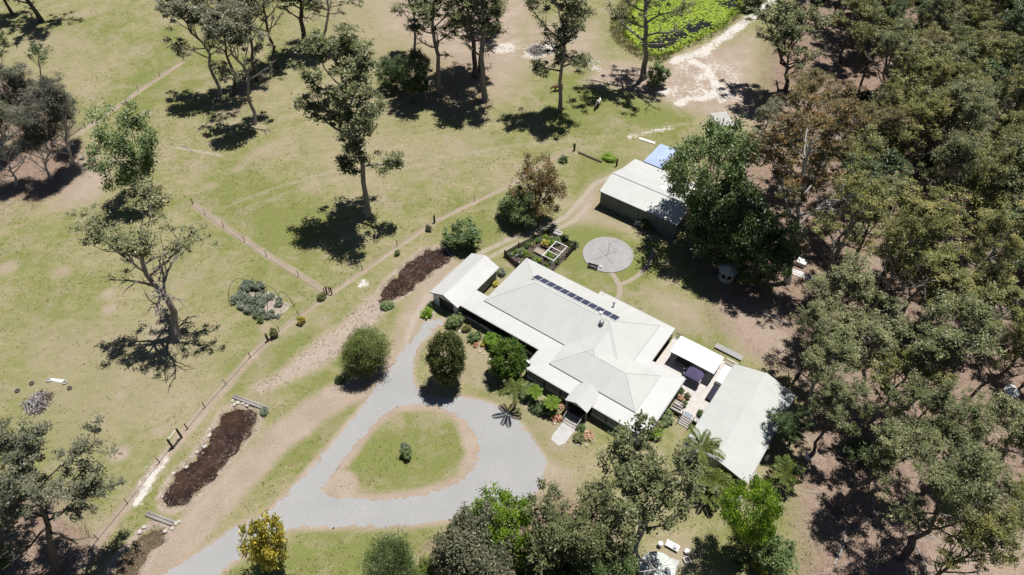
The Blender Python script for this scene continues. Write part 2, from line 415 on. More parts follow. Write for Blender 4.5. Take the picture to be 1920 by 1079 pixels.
# worn lines under the fences, stock pads, ruts
for q, wd, s_, a in (([(340,118),(260,172),(185,225),(150,250)], .7, .5, 1), ([(365,385),(420,425),(500,478),(560,515),(612,550)], .7, .6, .9),
                     ([(1075,280),(1030,300),(960,345),(890,380),(815,416),(745,465),(680,510),(620,552),(560,595),(500,640)], .5, .5, .8),
                     ([(500,640),(470,672),(420,728),(370,785),(300,868),(240,945),(185,1012),(150,1060)], .9, .8, .85),
                     ([(600,600),(560,610),(500,640),(480,700)], 1.5, 2.5, .5)):
    paint(bare, q, s_, a, line=wd)
for q, wd, s_, a in (([(762,640),(775,600),(800,560),(845,512),(900,475),(960,447),(1010,432),(1060,408),(1085,380),(1115,345),(1160,325)], .35, .6, .9),
                     ([(790,640),(800,606),(822,570),(866,520),(915,484),(972,456),(1022,441),(1075,415),(1105,385)], .35, .6, .8),
                     ([(430,385),(520,352),(620,322),(760,300),(880,290),(960,272)], .4, 1.0, .45), ([(440,398),(530,365),(640,334),(780,312),(950,284)], .4, 1.0, .4),
                     ([(325,276),(370,284),(415,292)], .3, .4, .9), ([(960,272),(1090,262),(1180,250),(1260,235),(1330,228)], .5, 1.2, .4)):
    paint(rut, q, s_, a, line=wd)
# white sand
for q, w, a in (([(925,80),(960,78),(975,95),(940,105),(915,95)], 2.0, .75), ([(985,85),(1035,72),(1055,95),(1010,115),(975,110)], 2.2, .8),
                ([(1080,110),(1130,110),(1140,140),(1100,135)], 3, .6), ([(1222,170),(1262,165),(1258,178),(1225,180)], 1.5, .9),
                ([(270,895),(295,875),(312,850),(318,860),(300,890),(262,950),(248,950),(255,925)], 1.2, 1.0), ([(222,925),(250,905),(262,925),(235,940)], 2, .7),
                ([(668,528),(688,522),(692,534),(672,545)], 1.2, .9), ([(1290,110),(1330,80),(1350,75),(1330,110),(1265,120)], 2.5, .85)):
    paint(sand, q, w, a)
paint(sand, [(1245,118),(1330,100),(1400,120),(1405,195),(1300,205),(1225,190)], 7, .52)
paint(sand, [(1075,105),(1150,115),(1180,150),(1110,150)], 5, .34); paint(sand, [(900,70),(1060,60),(1070,120),(940,125)], 6, .34); paint(sand, [(205,900),(265,860),(330,830),(300,900),(240,960)], 3, .36)
for q, wd, s_, a in (([(1262,115),(1320,95),(1360,70),(1395,42),(1425,25),(1445,0),(1448,-40)], 1.2, 1.6, .9),
                     ([(1300,115),(1325,130),(1338,150),(1345,170),(1325,185),(1290,185),(1275,195)], .9, 1.6, .95), ([(1345,165),(1365,178),(1350,190)], .7, 1.3, .9),
                     ([(1318,135),(1308,155),(1325,175)], .3, 1.2, .8), ([(1375,180),(1392,185)], .5, 1.0, .7), ([(1385,155),(1395,165)], .5, 1.0, .6), ([(1270,125),(1295,122)], .8, 1.5, .6), ([(1180,258),(1230,245),(1260,240)], .5, 1.0, .7)):
    paint(sand, q, s_, a, line=wd)
for (x, y), r, a in (((50,720),1.5,.0), ((14,502),2.0,.75), ((115,511),1.6,.75), ((205,552),1.4,.7), ((205,580),1.1,.9), ((222,632),1.2,.5), ((225,850),1.6,.8), ((185,790),1.5,.7), ((85,690),1.6,.4), ((275,213),1.3,.6), ((445,318),1.4,.6),
                     ((395,350),1.4,.6), ((420,795),.0,.0), ((395,270),1.2,.5), ((300,810),1.2,.6), ((230,740),1.2,.6), ((610,480),.9,.5), ((560,560),1.0,.5), ((485,555),.9,.5), ((498,615),1.2,.6)):
    if a: np.maximum(bare, np.clip(1.4-np.hypot(GX-P(x,y).x, (GY-P(x,y).y))/r, 0, 1)*a, out=bare); np.maximum(sand, np.clip(1.0-np.hypot(GX-P(x,y).x, (GY-P(x,y).y))/r, 0, 1)*a*.45, out=sand)
# straw in the swale and dry banks
paint(straw, [(470,728),(520,700),(570,655),(640,605),(690,560),(712,556),(735,572),(700,612),(650,655),(600,690),(545,715),(490,738)], 3.6, 1.0)
for pd in (POND_A, POND_B, POND_C):
    s_ = sdf(pd); np.maximum(straw, np.clip(1.0-np.abs(s_-.1)/1.0, 0, 1)*.8, out=straw)
# watered / greener turf
for q, w, a in (([(1040,430),(1100,420),(1230,470),(1210,540),(1150,560),(1060,500)], 5, 1.0), ([(1230,610),(1330,600),(1370,650),(1340,680),(1270,640)], 5, .8),
                ([(640,880),(700,790),(780,770),(860,800),(880,860),(820,910),(700,925)], 4, .75), ([(420,1080),(560,1000),(800,990),(750,1079)], 4, .9),
                ([(470,900),(560,800),(690,740),(650,790),(560,880)], 4, .7), ([(990,140),(1080,120),(1320,200),(1290,260),(1050,250)], 8, .8),
                ([(380,380),(450,300),(600,420),(560,500),(450,440)], 9, .6), ([(200,140),(330,60),(420,120),(260,240)], 10, .5), ([(1100,300),(1160,300),(1110,340),(1070,370)], 4, .9),
                ([(880,700),(950,700),(1010,780),(1040,850),(990,800),(900,750)], 3, .8), ([(0,430),(120,440),(140,640),(0,640)], 10, .35), ([(420,690),(520,640),(600,600),(560,640),(430,740)], 3, .6),
                ([(840,415),(900,400),(930,440),(850,480)], 4, .7), ([(1340,960),(1500,950),(1500,1079),(1300,1079)], 5, .7), ([(1460,390),(1520,380),(1540,430),(1480,440)], 4, .9)):
    paint(green, q, w, a)
gz = np.zeros(GX.shape)
wob = .30*np.sin(GX*1.3+np.sin(GY*.9)*1.4)*np.cos(GY*1.1+np.sin(GX*.7))+.16*np.sin(GX*3.1+GY*1.9)+.12*np.sin(GY*4.3-GX*2.2)
for pd, dep in ((POND_A, .45), (POND_B, .5), (POND_C, .4), (LILY, .8)):
    s_ = sdf(pd)+wob; t = np.clip((0.5-s_)/1.8, 0, 1); gz -= dep*t*t*(3-2*t)
s_ = sdf(SWALE); t = np.clip((0.6-s_)/2.5, 0, 1); gz -= .22*t*t*(3-2*t)*np.clip(sdf(POND_A)/1.5, 0, 1)
NY, NX = GX.shape
gv = np.stack([GX, GY, gz], -1).reshape(-1, 3)
ii = np.arange(NX*NY).reshape(NY, NX)
gq = np.stack([ii[:-1, :-1], ii[:-1, 1:], ii[1:, 1:], ii[1:, :-1]], -1).reshape(-1, 4)
one = np.ones(GX.shape)
c1 = np.stack([bare, sand, litter, one], -1); c2 = np.stack([green, straw, rut, one], -1)

def ground_material():
    m, nt, b, out = new_mat('paddock ground'); t = NT(nt)
    co = t.coord('Object')
    a1 = t.sep(t.attr('mask_a')); a2 = t.sep(t.attr('mask_b'))
    big = t.noise(co, 0.045, 4.0, 0.6); mid = t.noise(co, 0.28, 5.0, 0.62, 0.4); sml = t.noise(co, 1.6, 5.0, 0.68); fin = t.noise(co, 7.0, 4.0, 0.7)
    stz = t.noise(t.mapping(co, (1.0, 2.6, 1.0), (0, 0, 0.5)), 0.5, 5.0, 0.65)
    # grass: green against dry
    g = t.math('ADD', t.math('MULTIPLY', big, 0.9), t.math('ADD', t.math('MULTIPLY', mid, 0.75), t.math('MULTIPLY', sml, 0.55)))
    g = t.math('ADD', g, t.math('MULTIPLY', stz, 0.45))
    g = t.math('ADD', g, t.math('MULTIPLY', a2[0], 0.34))
    gf = t.mr(g, 1.13, 1.50)
    grass = t.mix(gf, (0.276, 0.238, 0.150), (0.146, 0.166, 0.050))
    grass = t.mix(t.mr(fin, 0.35, 0.7, 0, 0.45), grass, t.mix(gf, (0.40, 0.345, 0.225), (0.26, 0.265, 0.10)))
    grass = t.mix(t.mr(t.noise(co, 3.1, 4.0, 0.7), 0.56, 0.74, 0, 0.55), grass, t.mix(gf, (0.20, 0.155, 0.085), (0.105, 0.125, 0.036)))
    grass = t.mix(t.mr(t.noise(co, 0.9, 6.0, 0.75), 0.60, 0.74, 0, 0.7), grass, (0.345, 0.285, 0.205))
    spk = t.n('TexVoronoi'); spk.inputs['Scale'].default_value = 0.9; spk.inputs['Randomness'].default_value = 1.0; t.l(co, spk.inputs['Vector'])
    grass = t.mix(t.math('MULTIPLY', t.mr(spk.outputs['Distance'], 0.09, 0.16, 0.75, 0.0), t.mr(mid, .48, .56)), grass, (0.075, 0.072, 0.032))
    grass = t.mix(t.mr(t.noise(t.mapping(co, (1, 2.2, 1), (0, 0, .9)), 0.55, 6.0, .72), 0.52, 0.70, 0, 0.55), grass, (0.235, 0.178, 0.105))
    grass = t.mix(t.mr(t.noise(co, 0.13, 6.0, .68, .6), 0.52, 0.68, 0, 0.7), grass, t.mix(sml, (0.225, 0.178, 0.125), (0.38, 0.325, 0.25)))
    grass = t.mix(t.mr(t.noise(t.mapping(co, (1, 1, 1), (0, 0, 2.0)), 0.21, 6.0, .7, .5), 0.56, 0.68, 0, 0.6), grass, t.mix(sml, (0.105, 0.125, 0.036), (0.19, 0.205, 0.07)))
    # worn earth
    earth = t.mix(t.mr(mid, 0.3, 0.7), (0.270, 0.208, 0.162), (0.355, 0.288, 0.232))
    earth = t.mix(t.mr(fin, 0.4, 0.75, 0, 0.5), earth, (0.40, 0.33, 0.27))
    earth = t.mix(t.mr(sml, 0.52, 0.72, 0, 0.5), earth, (0.245, 0.215, 0.115))
    e = t.math('ADD', a1[0], t.math('MULTIPLY', t.math('SUBTRACT', t.math('ADD', t.math('MULTIPLY', mid, .5), t.math('MULTIPLY', sml, .5)), 0.5), 1.5))
    ef = t.math('MULTIPLY', t.mr(e, 0.28, 0.85), t.mr(a1[0], 0.02, 0.25))
    c = t.mix(ef, grass, earth)
    # leaf litter
    lit = t.mix(t.mr(sml, 0.3, 0.7), (0.135, 0.092, 0.070), (0.285, 0.205, 0.160))
    lit = t.mix(t.mr(fin, 0.45, 0.75, 0, 0.7), lit, (0.35, 0.275, 0.225))
    lit = t.mix(t.mr(mid, 0.56, 0.75, 0, 0.75), lit, (0.215, 0.20, 0.085))
    l_ = t.math('ADD', a1[2], t.math('MULTIPLY', t.math('SUBTRACT', mid, 0.5), 1.3))
    c = t.mix(t.math('MULTIPLY', t.mr(l_, 0.3, 0.8), t.mr(a1[2], 0.02, 0.3)), c, lit)
    c = t.mix(t.math('MULTIPLY', t.mr(t.math('ADD', a1[0], t.math('MULTIPLY', t.math('SUBTRACT', sml, .5), .8)), .6, 1.0, 0, .75), t.mr(a1[2], .3, .7)), c, earth)
    # straw
    st = t.mix(t.mr(t.noise(t.mapping(co, (1, 3, 1), (0, 0, 0.6)), 2.2, 5.0, 0.75), 0.32, 0.66), (0.275, 0.215, 0.175), (0.41, 0.34, 0.285))
    c = t.mix(t.mr(t.math('ADD', a2[1], t.math('MULTIPLY', t.math('SUBTRACT', sml, 0.5), 1.1)), 0.3, 0.7), c, st)
    # wheel ruts and white sand
    r_ = t.math('ADD', a2[2], t.math('MULTIPLY', t.math('SUBTRACT', sml, 0.5), 0.9))
    c = t.mix(t.math('MULTIPLY', t.mr(r_, 0.2, 0.85), t.mr(a2[2], 0.02, 0.5, 0, .7)), c, t.mix(sml, (0.33, 0.27, 0.225), (0.42, 0.375, 0.335)))
    s_ = t.math('ADD', a1[1], t.math('MULTIPLY', t.math('SUBTRACT', t.math('ADD', t.math('MULTIPLY', mid, .35), t.math('MULTIPLY', sml, .65)), 0.5), 3.0))
    c = t.mix(t.math('MULTIPLY', t.mr(s_, 0.48, 0.90), t.mr(a1[1], 0.05, 0.35)), c, t.mix(sml, (0.46, 0.43, 0.395), (0.58, 0.555, 0.52)))
    c = t.mix(0.28, c, t.mix(t.mr(fin, 0.25, 0.75), (0.0, 0.0, 0.0), (1.0, 1.0, 1.0)), 'OVERLAY')
    t.l(c, b.inputs['Base Color']); b.inputs['Roughness'].default_value = 1.0; b.inputs['Specular IOR Level'].default_value = 0.1
    hgt = t.math('ADD', t.math('MULTIPLY', sml, 1.0), t.math('MULTIPLY', fin, 0.6))
    t.bump(hgt, b, 0.55, 0.12)
    return m
M['ground'] = ground_material()
gme = np_mesh('ground', gv, gq, M['ground'], {'mask_a': ('FLOAT_COLOR', c1.reshape(-1, 4)), 'mask_b': ('FLOAT_COLOR', c2.reshape(-1, 4))}, smooth=True)
ground = inst('ground', gme); ground['kind'] = 'structure'

# ------------------------------------------------------------------ gravel drive with the round island left open
def sheet(name, rings, z, mat, kind='structure'):
    polys = [[Vector((q.x, q.y, z)) for q in r] for r in rings]
    tris = tessellate_polygon(polys); vs = [tuple(q) for r in polys for q in r]
    me = bpy.data.meshes.new(name); me.from_pydata(vs, [], [tuple(t) for t in tris])
    bm = bmesh.new(); bm.from_mesh(me); bmesh.ops.recalc_face_normals(bm, faces=bm.faces)
    if sum(f.normal.z for f in bm.faces) < 0: bmesh.ops.reverse_faces(bm, faces=bm.faces)
    bm.to_mesh(me); bm.free(); me.materials.append(mat)
    o = inst(name, me); o['kind'] = kind; return o
m, nt, b, out = new_mat('driveway gravel'); t = NT(nt); co = t.coord('Object')
n1 = t.noise(co, 0.22, 4.0); n2 = t.noise(co, 7.0, 5.0, 0.8); n3 = t.noise(co, 0.8, 5.0, 0.7)
c = t.mix(t.mr(n2, 0.30, 0.70), (0.215, 0.214, 0.213), (0.425, 0.423, 0.420))
c = t.mix(t.mr(n1, 0.35, 0.65, 0, 0.5), c, (0.275, 0.276, 0.280)); c = t.mix(t.mr(n3, 0.58, 0.75, 0, 0.55), c, (0.36, 0.34, 0.315))
t.l(c, b.inputs['Base Color']); b.inputs['Roughness'].default_value = 1.0; b.inputs['Specular IOR Level'].default_value = 0.1; t.bump(n2, b, 0.5, 0.05)
M['gravel'] = m
rj = random.Random(3)
sheet('driveway', [resample(smooth_poly(DRIVE, 2), 0.22, True, 0.17, rj), resample(smooth_poly(ISLAND, 2), 0.22, True, 0.17, rj)[::-1]], 0.006, M['gravel'])

# ------------------------------------------------------------------ dark water in the swale and the lily pond
def water_material(name, ca, cb, cc, rough):
    m, nt, b, out = new_mat(name); t = NT(nt); co = t.coord('Object')
    n1 = t.noise(co, 0.35, 5.0, 0.65); n2 = t.noise(co, 3.2, 5.0, 0.75); n3 = t.noise(co, 0.9, 4.0, 0.6, 1.2)
    c = t.mix(t.mr(n1, 0.35, 0.65), ca, cb)
    c = t.mix(t.mr(n2, 0.52, 0.85, 0, 0.45), c, cc)
    t.l(c, b.inputs['Base Color'])
    t.l(t.mr(n3, 0.48, 0.66, rough, 0.5), b.inputs['Roughness']); b.inputs['Specular IOR Level'].default_value = 0.5
    t.bump(n2, b, 0.10, 0.02); return m
M['tannin'] = water_material('tannin brown water', (0.018, 0.012, 0.010), (0.055, 0.029, 0.020), (0.13, 0.085, 0.065), 0.10)
M['bog'] = water_material('boggy water', (0.07, 0.055, 0.022), (0.11, 0.075, 0.045), (0.17, 0.13, 0.085), 0.4)
M['pondwater'] = water_material('pond water', (0.012, 0.014, 0.010), (0.02, 0.022, 0.014), (0.03, 0.035, 0.018), 0.06)
def grow(poly, d):
    c = sum(poly, Vector())/len(poly); return [q+(q-c).normalized()*d for q in poly]
for nm, pd, z, mt in (('water', POND_A, -.20, 'tannin'), ('water', POND_B, -.20, 'tannin'), ('water', POND_C, -.17, 'bog'), ('water', LILY, -.35, 'pondwater')):
    sheet(nm, [resample(smooth_poly(grow(pd, .7), 2), 0.5)], z, M[mt])
def in_poly(poly, x, y):
    r = False; n = len(poly)
    for i in range(n):
        a, b2 = poly[i], poly[(i+1) % n]
        if (a.y > y) != (b2.y > y) and x < (b2.x-a.x)*(y-a.y)/(b2.y-a.y)+a.x: r = not r
    return r
def poly_pts(poly, n, rs):
    x0, x1 = min(q.x for q in poly), max(q.x for q in poly); y0, y1 = min(q.y for q in poly), max(q.y for q in poly); o = []
    while len(o) < n:
        x, y = rs.uniform(x0, x1), rs.uniform(y0, y1)
        if in_poly(poly, x, y): o.append((x, y))
    return o

def blades(name, pts, hgt, wid, spread, mat, label, cat, nb=5, seed=1, lean=.5, zs=None):
    """upright grassy blades: one narrow triangle each, all one object that nobody could count"""
    g = np.random.default_rng(seed); n = len(pts)*nb
    pz = np.array([(p[0], p[1], p[2] if len(p) > 2 else 0.0) for p in pts], np.float32)
    base = np.repeat(pz, nb, 0); base[:, :2] += g.normal(0, spread, (n, 2))
    a = g.uniform(0, 2*np.pi, n); h = hgt*g.uniform(.5, 1.3, n); w = wid*g.uniform(.6, 1.3, n)
    tip = base.copy(); le = g.uniform(0, lean, n)*h; b2 = g.uniform(0, 2*np.pi, n)
    tip[:, 0] += np.cos(b2)*le; tip[:, 1] += np.sin(b2)*le; tip[:, 2] += h
    d = np.stack([np.cos(a)*w/2, np.sin(a)*w/2, np.zeros(n)], -1)
    v = np.stack([base-d, base+d, tip], 1).reshape(-1, 3); tr = np.arange(3*n).reshape(-1, 3)
    tone = np.repeat(np.clip(np.repeat(g.uniform(.1, .95, len(pts)), nb)+g.normal(0, .12, n), 0, 1), 3)
    o = inst(name, np_mesh(name, v, tr, mat, {'tone': ('FLOAT', tone)}, tri=True)); tag(o, label, cat, kind='stuff'); return o
rs = random.Random(11)
# lily pads: flat small discs, more than anyone could count
g = np.random.default_rng(5); lp = poly_pts(grow(LILY, -.3), 9000, rs)
dark = [P(1275, 62), P(1318, 45), P(1235, 82), P(1370, 5), P(1300, 52), P(1255, 72)]
lp = [q for q in lp if min(math.hypot((q[0]-d.x)/1.0, (q[1]-d.y)/.9) for d in dark) > 2.5*(.55+.9*rs.random()) or rs.random() < .06]
lp = np.array([(x, y) for x, y in lp]); n = len(lp); k = 6
r_ = g.uniform(.16, .34, n); th0 = g.uniform(0, 6.28, n); tilt = g.normal(0, .10, (n, 2)); z0 = -.345+g.uniform(.004, .10, n)
vs_ = []
for j in range(k):
    a = th0+2*np.pi*j/k; ox = np.cos(a)*r_; oy = np.sin(a)*r_
    vs_.append(np.stack([lp[:, 0]+ox, lp[:, 1]+oy, z0+ox*tilt[:, 0]+oy*tilt[:, 1]], -1))
vs_ = np.stack(vs_, 1).reshape(-1, 3); idx = np.arange(n)[:, None]*k
qs = np.concatenate([idx+np.array([[0, 1, 2, 3]]), idx+np.array([[0, 3, 4, 5]])])
o = inst('lily_pads', np_mesh('lily_pads', vs_, qs, M['lily'], {'tone': ('FLOAT', np.repeat(np.clip(g.normal(.5, .25, n), 0, 1), k))})); tag(o, 'bright lime green lily pads covering the pond', 'lily pads', kind='stuff')
# reeds on the pond rim
ring = resample(smooth_poly(LILY, 2), 0.25)
cpx = sum(LILY, Vector())/len(LILY); pts = []
for q in ring:
    px, py = to_px(q)
    if -30 < py < 150:
        for _ in range(10 if px < 1260 else 3):
            k_ = rs.uniform(-.8, 3.0) if px < 1260 else rs.uniform(-1.6, 1.2)
            d = (q-cpx).normalized()*k_; pts.append((q.x+d.x, q.y+d.y, -.35 if k_ < .3 else -.05))
blades('reeds', pts, .6, .09, .3, M['reed'], 'yellow green reeds fringing the lily pond', 'reeds', 6, 4, .7)
# debris and sedge in the brown water
pts = [(x, y, -.22) for x, y in poly_pts(grow(POND_A, -.3), 420, rs)]+[(x, y, -.22) for x, y in poly_pts(grow(POND_B, -.3), 230, rs)]+[(x, y, -.19) for x, y in poly_pts(POND_C, 700, rs)]
blades('dead_reeds', pts, .16, .06, .15, M['straw'], 'dead reed stubble standing in the brown swale water', 'reeds', 3, 6, 1.6)
pts = []
for pd in (POND_A, POND_B, POND_C):
    for q in resample(smooth_poly(pd, 2), 0.2):
        for _ in range(3): pts.append((q.x+rs.gauss(0, .4), q.y+rs.gauss(0, .4), -.12))
pts += [(x, y, -.12) for x, y in poly_pts(SWALE, 60, rs)]
blades('dry_grass', pts, .22, .08, .2, M['straw'], 'bleached flattened grass along the dry swale', 'grass', 4, 8, 2.2)
# short tufts over the paddock
def mask_at(layer, x, y):
    j = np.clip(np.searchsorted(gx, x), 0, NX-1); i = np.clip(np.searchsorted(gy, y), 0, NY-1); return layer[i, j]
g = np.random.default_rng(21); n = 60000
ty = 28+130*g.random(n)**1.25; tx = (g.random(n)-.5)*2*(ty*.62+40)
keep = (mask_at(bare, tx, ty) < .45*g.random(n)+.1) & (mask_at(litter, tx, ty) < .7) & (mask_at(sand, tx, ty) < .2) & (mask_at(sD, tx, ty) > .3) | (mask_at(sdf(ISLAND), tx, ty) < -1.5)
clump = np.sin(tx*.35+np.sin(ty*.21)*2)*np.sin(ty*.4+np.sin(tx*.17)*2)
keep &= clump+g.normal(0, .6, n) > .1
for pd in (POND_A, POND_B, POND_C, LILY): keep &= mask_at(sdf(pd), tx, ty) > .6
hu = (tx-HO.x)*HU.x+(ty-HO.y)*HU.y; hv = (tx-HO.x)*HV.x+(ty-HO.y)*HV.y
keep &= ~((hu > -8) & (hu < 41) & (hv > -2.5) & (hv < 18.5)) & ~((hu > -6) & (hu < 14) & (hv > -38) & (hv < 0))
blades('grass_tufts', list(zip(tx[keep], ty[keep], np.full(keep.sum(), -.01))), .13, .11, .10, M['grass_tuft'], 'short tufts of pasture grass scattered over the paddock', 'grass', 4, 9, 1.2)
# ------------------------------------------------------------------ building helpers (house u,v frame)
def hip_roof(name, root, h, u0, u1, v0, v1, ze, slope, mats, th=.13, axis=None):
    du, dv = u1-u0, v1-v0; hw = min(du, dv)/2; zr = ze+hw*slope
    if (axis or ('u' if du >= dv else 'v')) == 'u': a, b2 = (u0+hw, (v0+v1)/2, zr), (u1-hw, (v0+v1)/2, zr)
    else: a, b2 = ((u0+u1)/2, v0+hw, zr), ((u0+u1)/2, v1-hw, zr)
    c = [(u0, v0, ze), (u1, v0, ze), (u1, v1, ze), (u0, v1, ze)]; lo = [(x, y, ze-th) for x, y, z in c]
    mb = MB(h); vs = c+[a, b2]+lo
    if du >= dv: fs = [(0, 1, 5, 4), (2, 3, 4, 5), (1, 2, 5), (3, 0, 4)]; side = (0, 0, 1, 1)
    else: fs = [(3, 0, 4, 5), (1, 2, 5, 4), (0, 1, 4), (2, 3, 5)]; side = (1, 1, 0, 0)
    fs += [(0, 6, 7, 1), (1, 7, 8, 2), (2, 8, 9, 3), (3, 9, 6, 0), (9, 8, 7, 6)]
    mb.add(vs, fs); o = mb.build(name, mats[0], root)
    o.data.materials.append(mats[1]); o.data.materials.append(M['fascia'])
    for i, p in enumerate(o.data.polygons): p.material_index = side[i] if i < 4 else 2
    # capping along ridge and hips
    cap = MB(h); r = .028
    for p, q in ((a, b2),)+tuple((x, a if (Vector(x)-Vector(a)).length < (Vector(x)-Vector(b2)).length else b2) for x in c):
        p = Vector(p); q = Vector(q); d = (q-p)
        if d.length > .1: cap.tube([p+Vector((0, 0, .01)), q+Vector((0, 0, .01))], r, 5)
    cap.build('ridge_capping', M['roof_pale'], o)
    return o
def gable_roof(name, root, h, u0, u1, v0, v1, ze, zr, mat, th=.09, ridge='v', cap=True, cm=None):
    um, vm = (u0+u1)/2, (v0+v1)/2; out = []
    if ridge == 'v': quads = [[(u0, v0, ze), (um, v0, zr), (um, v1, zr), (u0, v1, ze)], [(um, v0, zr), (u1, v0, ze), (u1, v1, ze), (um, v1, zr)]]; rr = ((um, v0, zr), (um, v1, zr))
    else: quads = [[(u0, v0, ze), (u1, v0, ze), (u1, vm, zr), (u0, vm, zr)], [(u0, vm, zr), (u1, vm, zr), (u1, v1, ze), (u0, v1, ze)]]; rr = ((u0, vm, zr), (u1, vm, zr))
    mb = MB(h)
    for q in quads: mb.slab(q, th)
    o = mb.build(name, mat, root)
    if cap:
        (a, b2) = rr; c = MB(h); w = .17
        for s in (-1, 1):
            e = (w*s, 0, -w*(zr-ze)/abs(um-u0 if ridge == 'v' else vm-v0)) if ridge == 'v' else (0, w*s, -w*(zr-ze)/abs(vm-v0))
            c.slab([(a[0], a[1], a[2]+.025), (b2[0], b2[1], b2[2]+.025), (b2[0]+e[0], b2[1]+e[1], b2[2]+e[2]+.025), (a[0]+e[0], a[1]+e[1], a[2]+e[2]+.025)], .02)
        c.build('ridge_capping', cm or mat, o)
    return o
def window(root, h, u, v, w, z0, z1, face, mat='white_paint', d=.06):
    """face: 'v+','v-','u+','u-' the way it looks; u,v = middle on the wall plane"""
    s = 1 if face[1] == '+' else -1
    f = MB(h); p = MB(h); t_ = .07
    def bx(mb, a0, a1, z_0, z_1, d0, d1):
        lo, hi = sorted((s*d0, s*d1))
        if face[0] == 'v': mb.box(u+a0, u+a1, v+lo, v+hi, z_0, z_1)
        else: mb.box(u+lo, u+hi, v+a0, v+a1, z_0, z_1)
    bx(f, -w/2, w/2, z0-t_, z0, 0, d+.03); bx(f, -w/2, w/2, z1, z1+t_, 0, d)
    bx(f, -w/2-t_, -w/2, z0-t_, z1+t_, 0, d); bx(f, w/2, w/2+t_, z0-t_, z1+t_, 0, d); bx(f, -.025, .025, z0, z1, .005, d-.01)
    o = f.build('window', M[mat], root); bx(p, -w/2+.002, w/2-.002, z0+.002, z1-.002, .004, .018); p.build('pane', M['glass'], o); return o
def posts(root, h, pts, z0, z1, w, mat, name='post'):
    for (u, v) in pts: MB(h).box(u-w/2, u+w/2, v-w/2, v+w/2, z0, z1).build(name, M[mat], root)
def rail(root, h, a, b2, z0, hgt, mat, name='railing', step=.16):
    """handrail, bottom rail and balusters between two u,v points"""
    mb = MB(h); A, B = Vector((*a, 0)), Vector((*b2, 0)); L = (B-A).length; d = (B-A)/L; n = Vector((-d.y, d.x, 0))
    def bar(p, q, w, za, zb): mb.add([tuple(p+n*w+Vector((0, 0, za))), tuple(q+n*w+Vector((0, 0, za))), tuple(q-n*w+Vector((0, 0, za))), tuple(p-n*w+Vector((0, 0, za))),
                                      tuple(p+n*w+Vector((0, 0, zb))), tuple(q+n*w+Vector((0, 0, zb))), tuple(q-n*w+Vector((0, 0, zb))), tuple(p-n*w+Vector((0, 0, zb)))],
                                     [(0, 1, 2, 3), (7, 6, 5, 4), (0, 4, 5, 1), (1, 5, 6, 2), (2, 6, 7, 3), (3, 7, 4, 0)])
    bar(A, B, .05, z0+hgt-.05, z0+hgt); bar(A, B, .03, z0+.1, z0+.16)
    k = int(L/step)
    for i in range(1, k): p = A+d*(L*i/k); bar(p-d*.018, p+d*.018, .018, z0+.16, z0+hgt-.05)
    return mb.build(name, M[mat], root)
def steps(root, h, u0, u1, v0, v1, z1, n, mat):
    """flight going down from (v0,z1) to the ground at v1"""
    for i in range(n):
        va = v0+(v1-v0)*i/n; vb = v0+(v1-v0)*(i+1)/n; z = z1*(1-(i+1)/(n+1)) if n else z1
        MB(h).box(u0, u1, min(va, vb)+.01, max(va, vb)+.03*(1 if v1 > v0 else 0), z-.05, z).build('tread', M[mat], root)
    for u in (u0-.05, u1):
        MB(h).prism([(u, v0, z1-.02), (u, v0, z1-.3), (u, v1-.05*(1 if v1 > v0 else -1), -.05), (u, v1, .06)], (.05, 0, 0)).build('stringer', M[mat], root)

# ------------------------------------------------------------------ the homestead
H0 = (0, 0)
house = hthing('homestead', 'low white roofed homestead with hipped roofs, verandahs and a row of solar panels', 'house', 0, 0)
SL = .46
hip_roof('roof', house, H0, -.2, 21.2, 0, 10.0, 2.9, SL, (M['roof'], M['roof_side']))
hip_roof('roof', house, H0, 12.9, 20.6, 1.0, 13.5, 2.9, SL, (M['roof'], M['roof_side']))
hip_roof('roof', house, H0, 12.8, 25.1, 7.1, 13.6, 2.9, SL, (M['roof'], M['roof_side']))
def zs(a): return 2.74-.34*a        # a = 0 at the wall, 1 at the verandah edge
def sk(poly, mat='roof_pale'): 
    o = MB(H0).slab(poly, .05).build('verandah_roof', M[mat], house); return o
sk([(-2.55, 9.05, 2.84), (.3, 9.05, 2.84), (.3, 9.7, 2.78), (13.1, 9.7, 2.78), (13.1, 12.2, 2.40), (-2.55, 12.2, 2.40)])
IO = (13.1, 24.8, 7.4, 13.3); OO = (10.4, 27.65, 5.3, 15.6); zi, zo = 2.78, 2.40
sk([(OO[0], OO[3], zo), (OO[1], OO[3], zo), (IO[1], IO[3], zi), (IO[0], IO[3], zi)])
sk([(OO[1], OO[3], zo), (OO[1], OO[2], zo), (IO[1], IO[2], zi), (IO[1], IO[3], zi)])
sk([(OO[1], OO[2], zo), (18.2, OO[2], zo), (18.2, IO[2], zi), (IO[1], IO[2], zi)])
sk([(OO[0], 9.9, zo), (OO[0], OO[3], zo), (IO[0], IO[3], zi), (IO[0], 9.9, zi)])
sk([(22.95, -1.1, 2.44), (22.95, 8.6, 2.44), (20.9, 8.6, 2.79), (20.9, .3, 2.79)])
sk([(11.6, -1.1, 2.44), (22.95, -1.1, 2.44), (20.9, .3, 2.79), (11.6, .3, 2.79)])
gut = MB(H0)
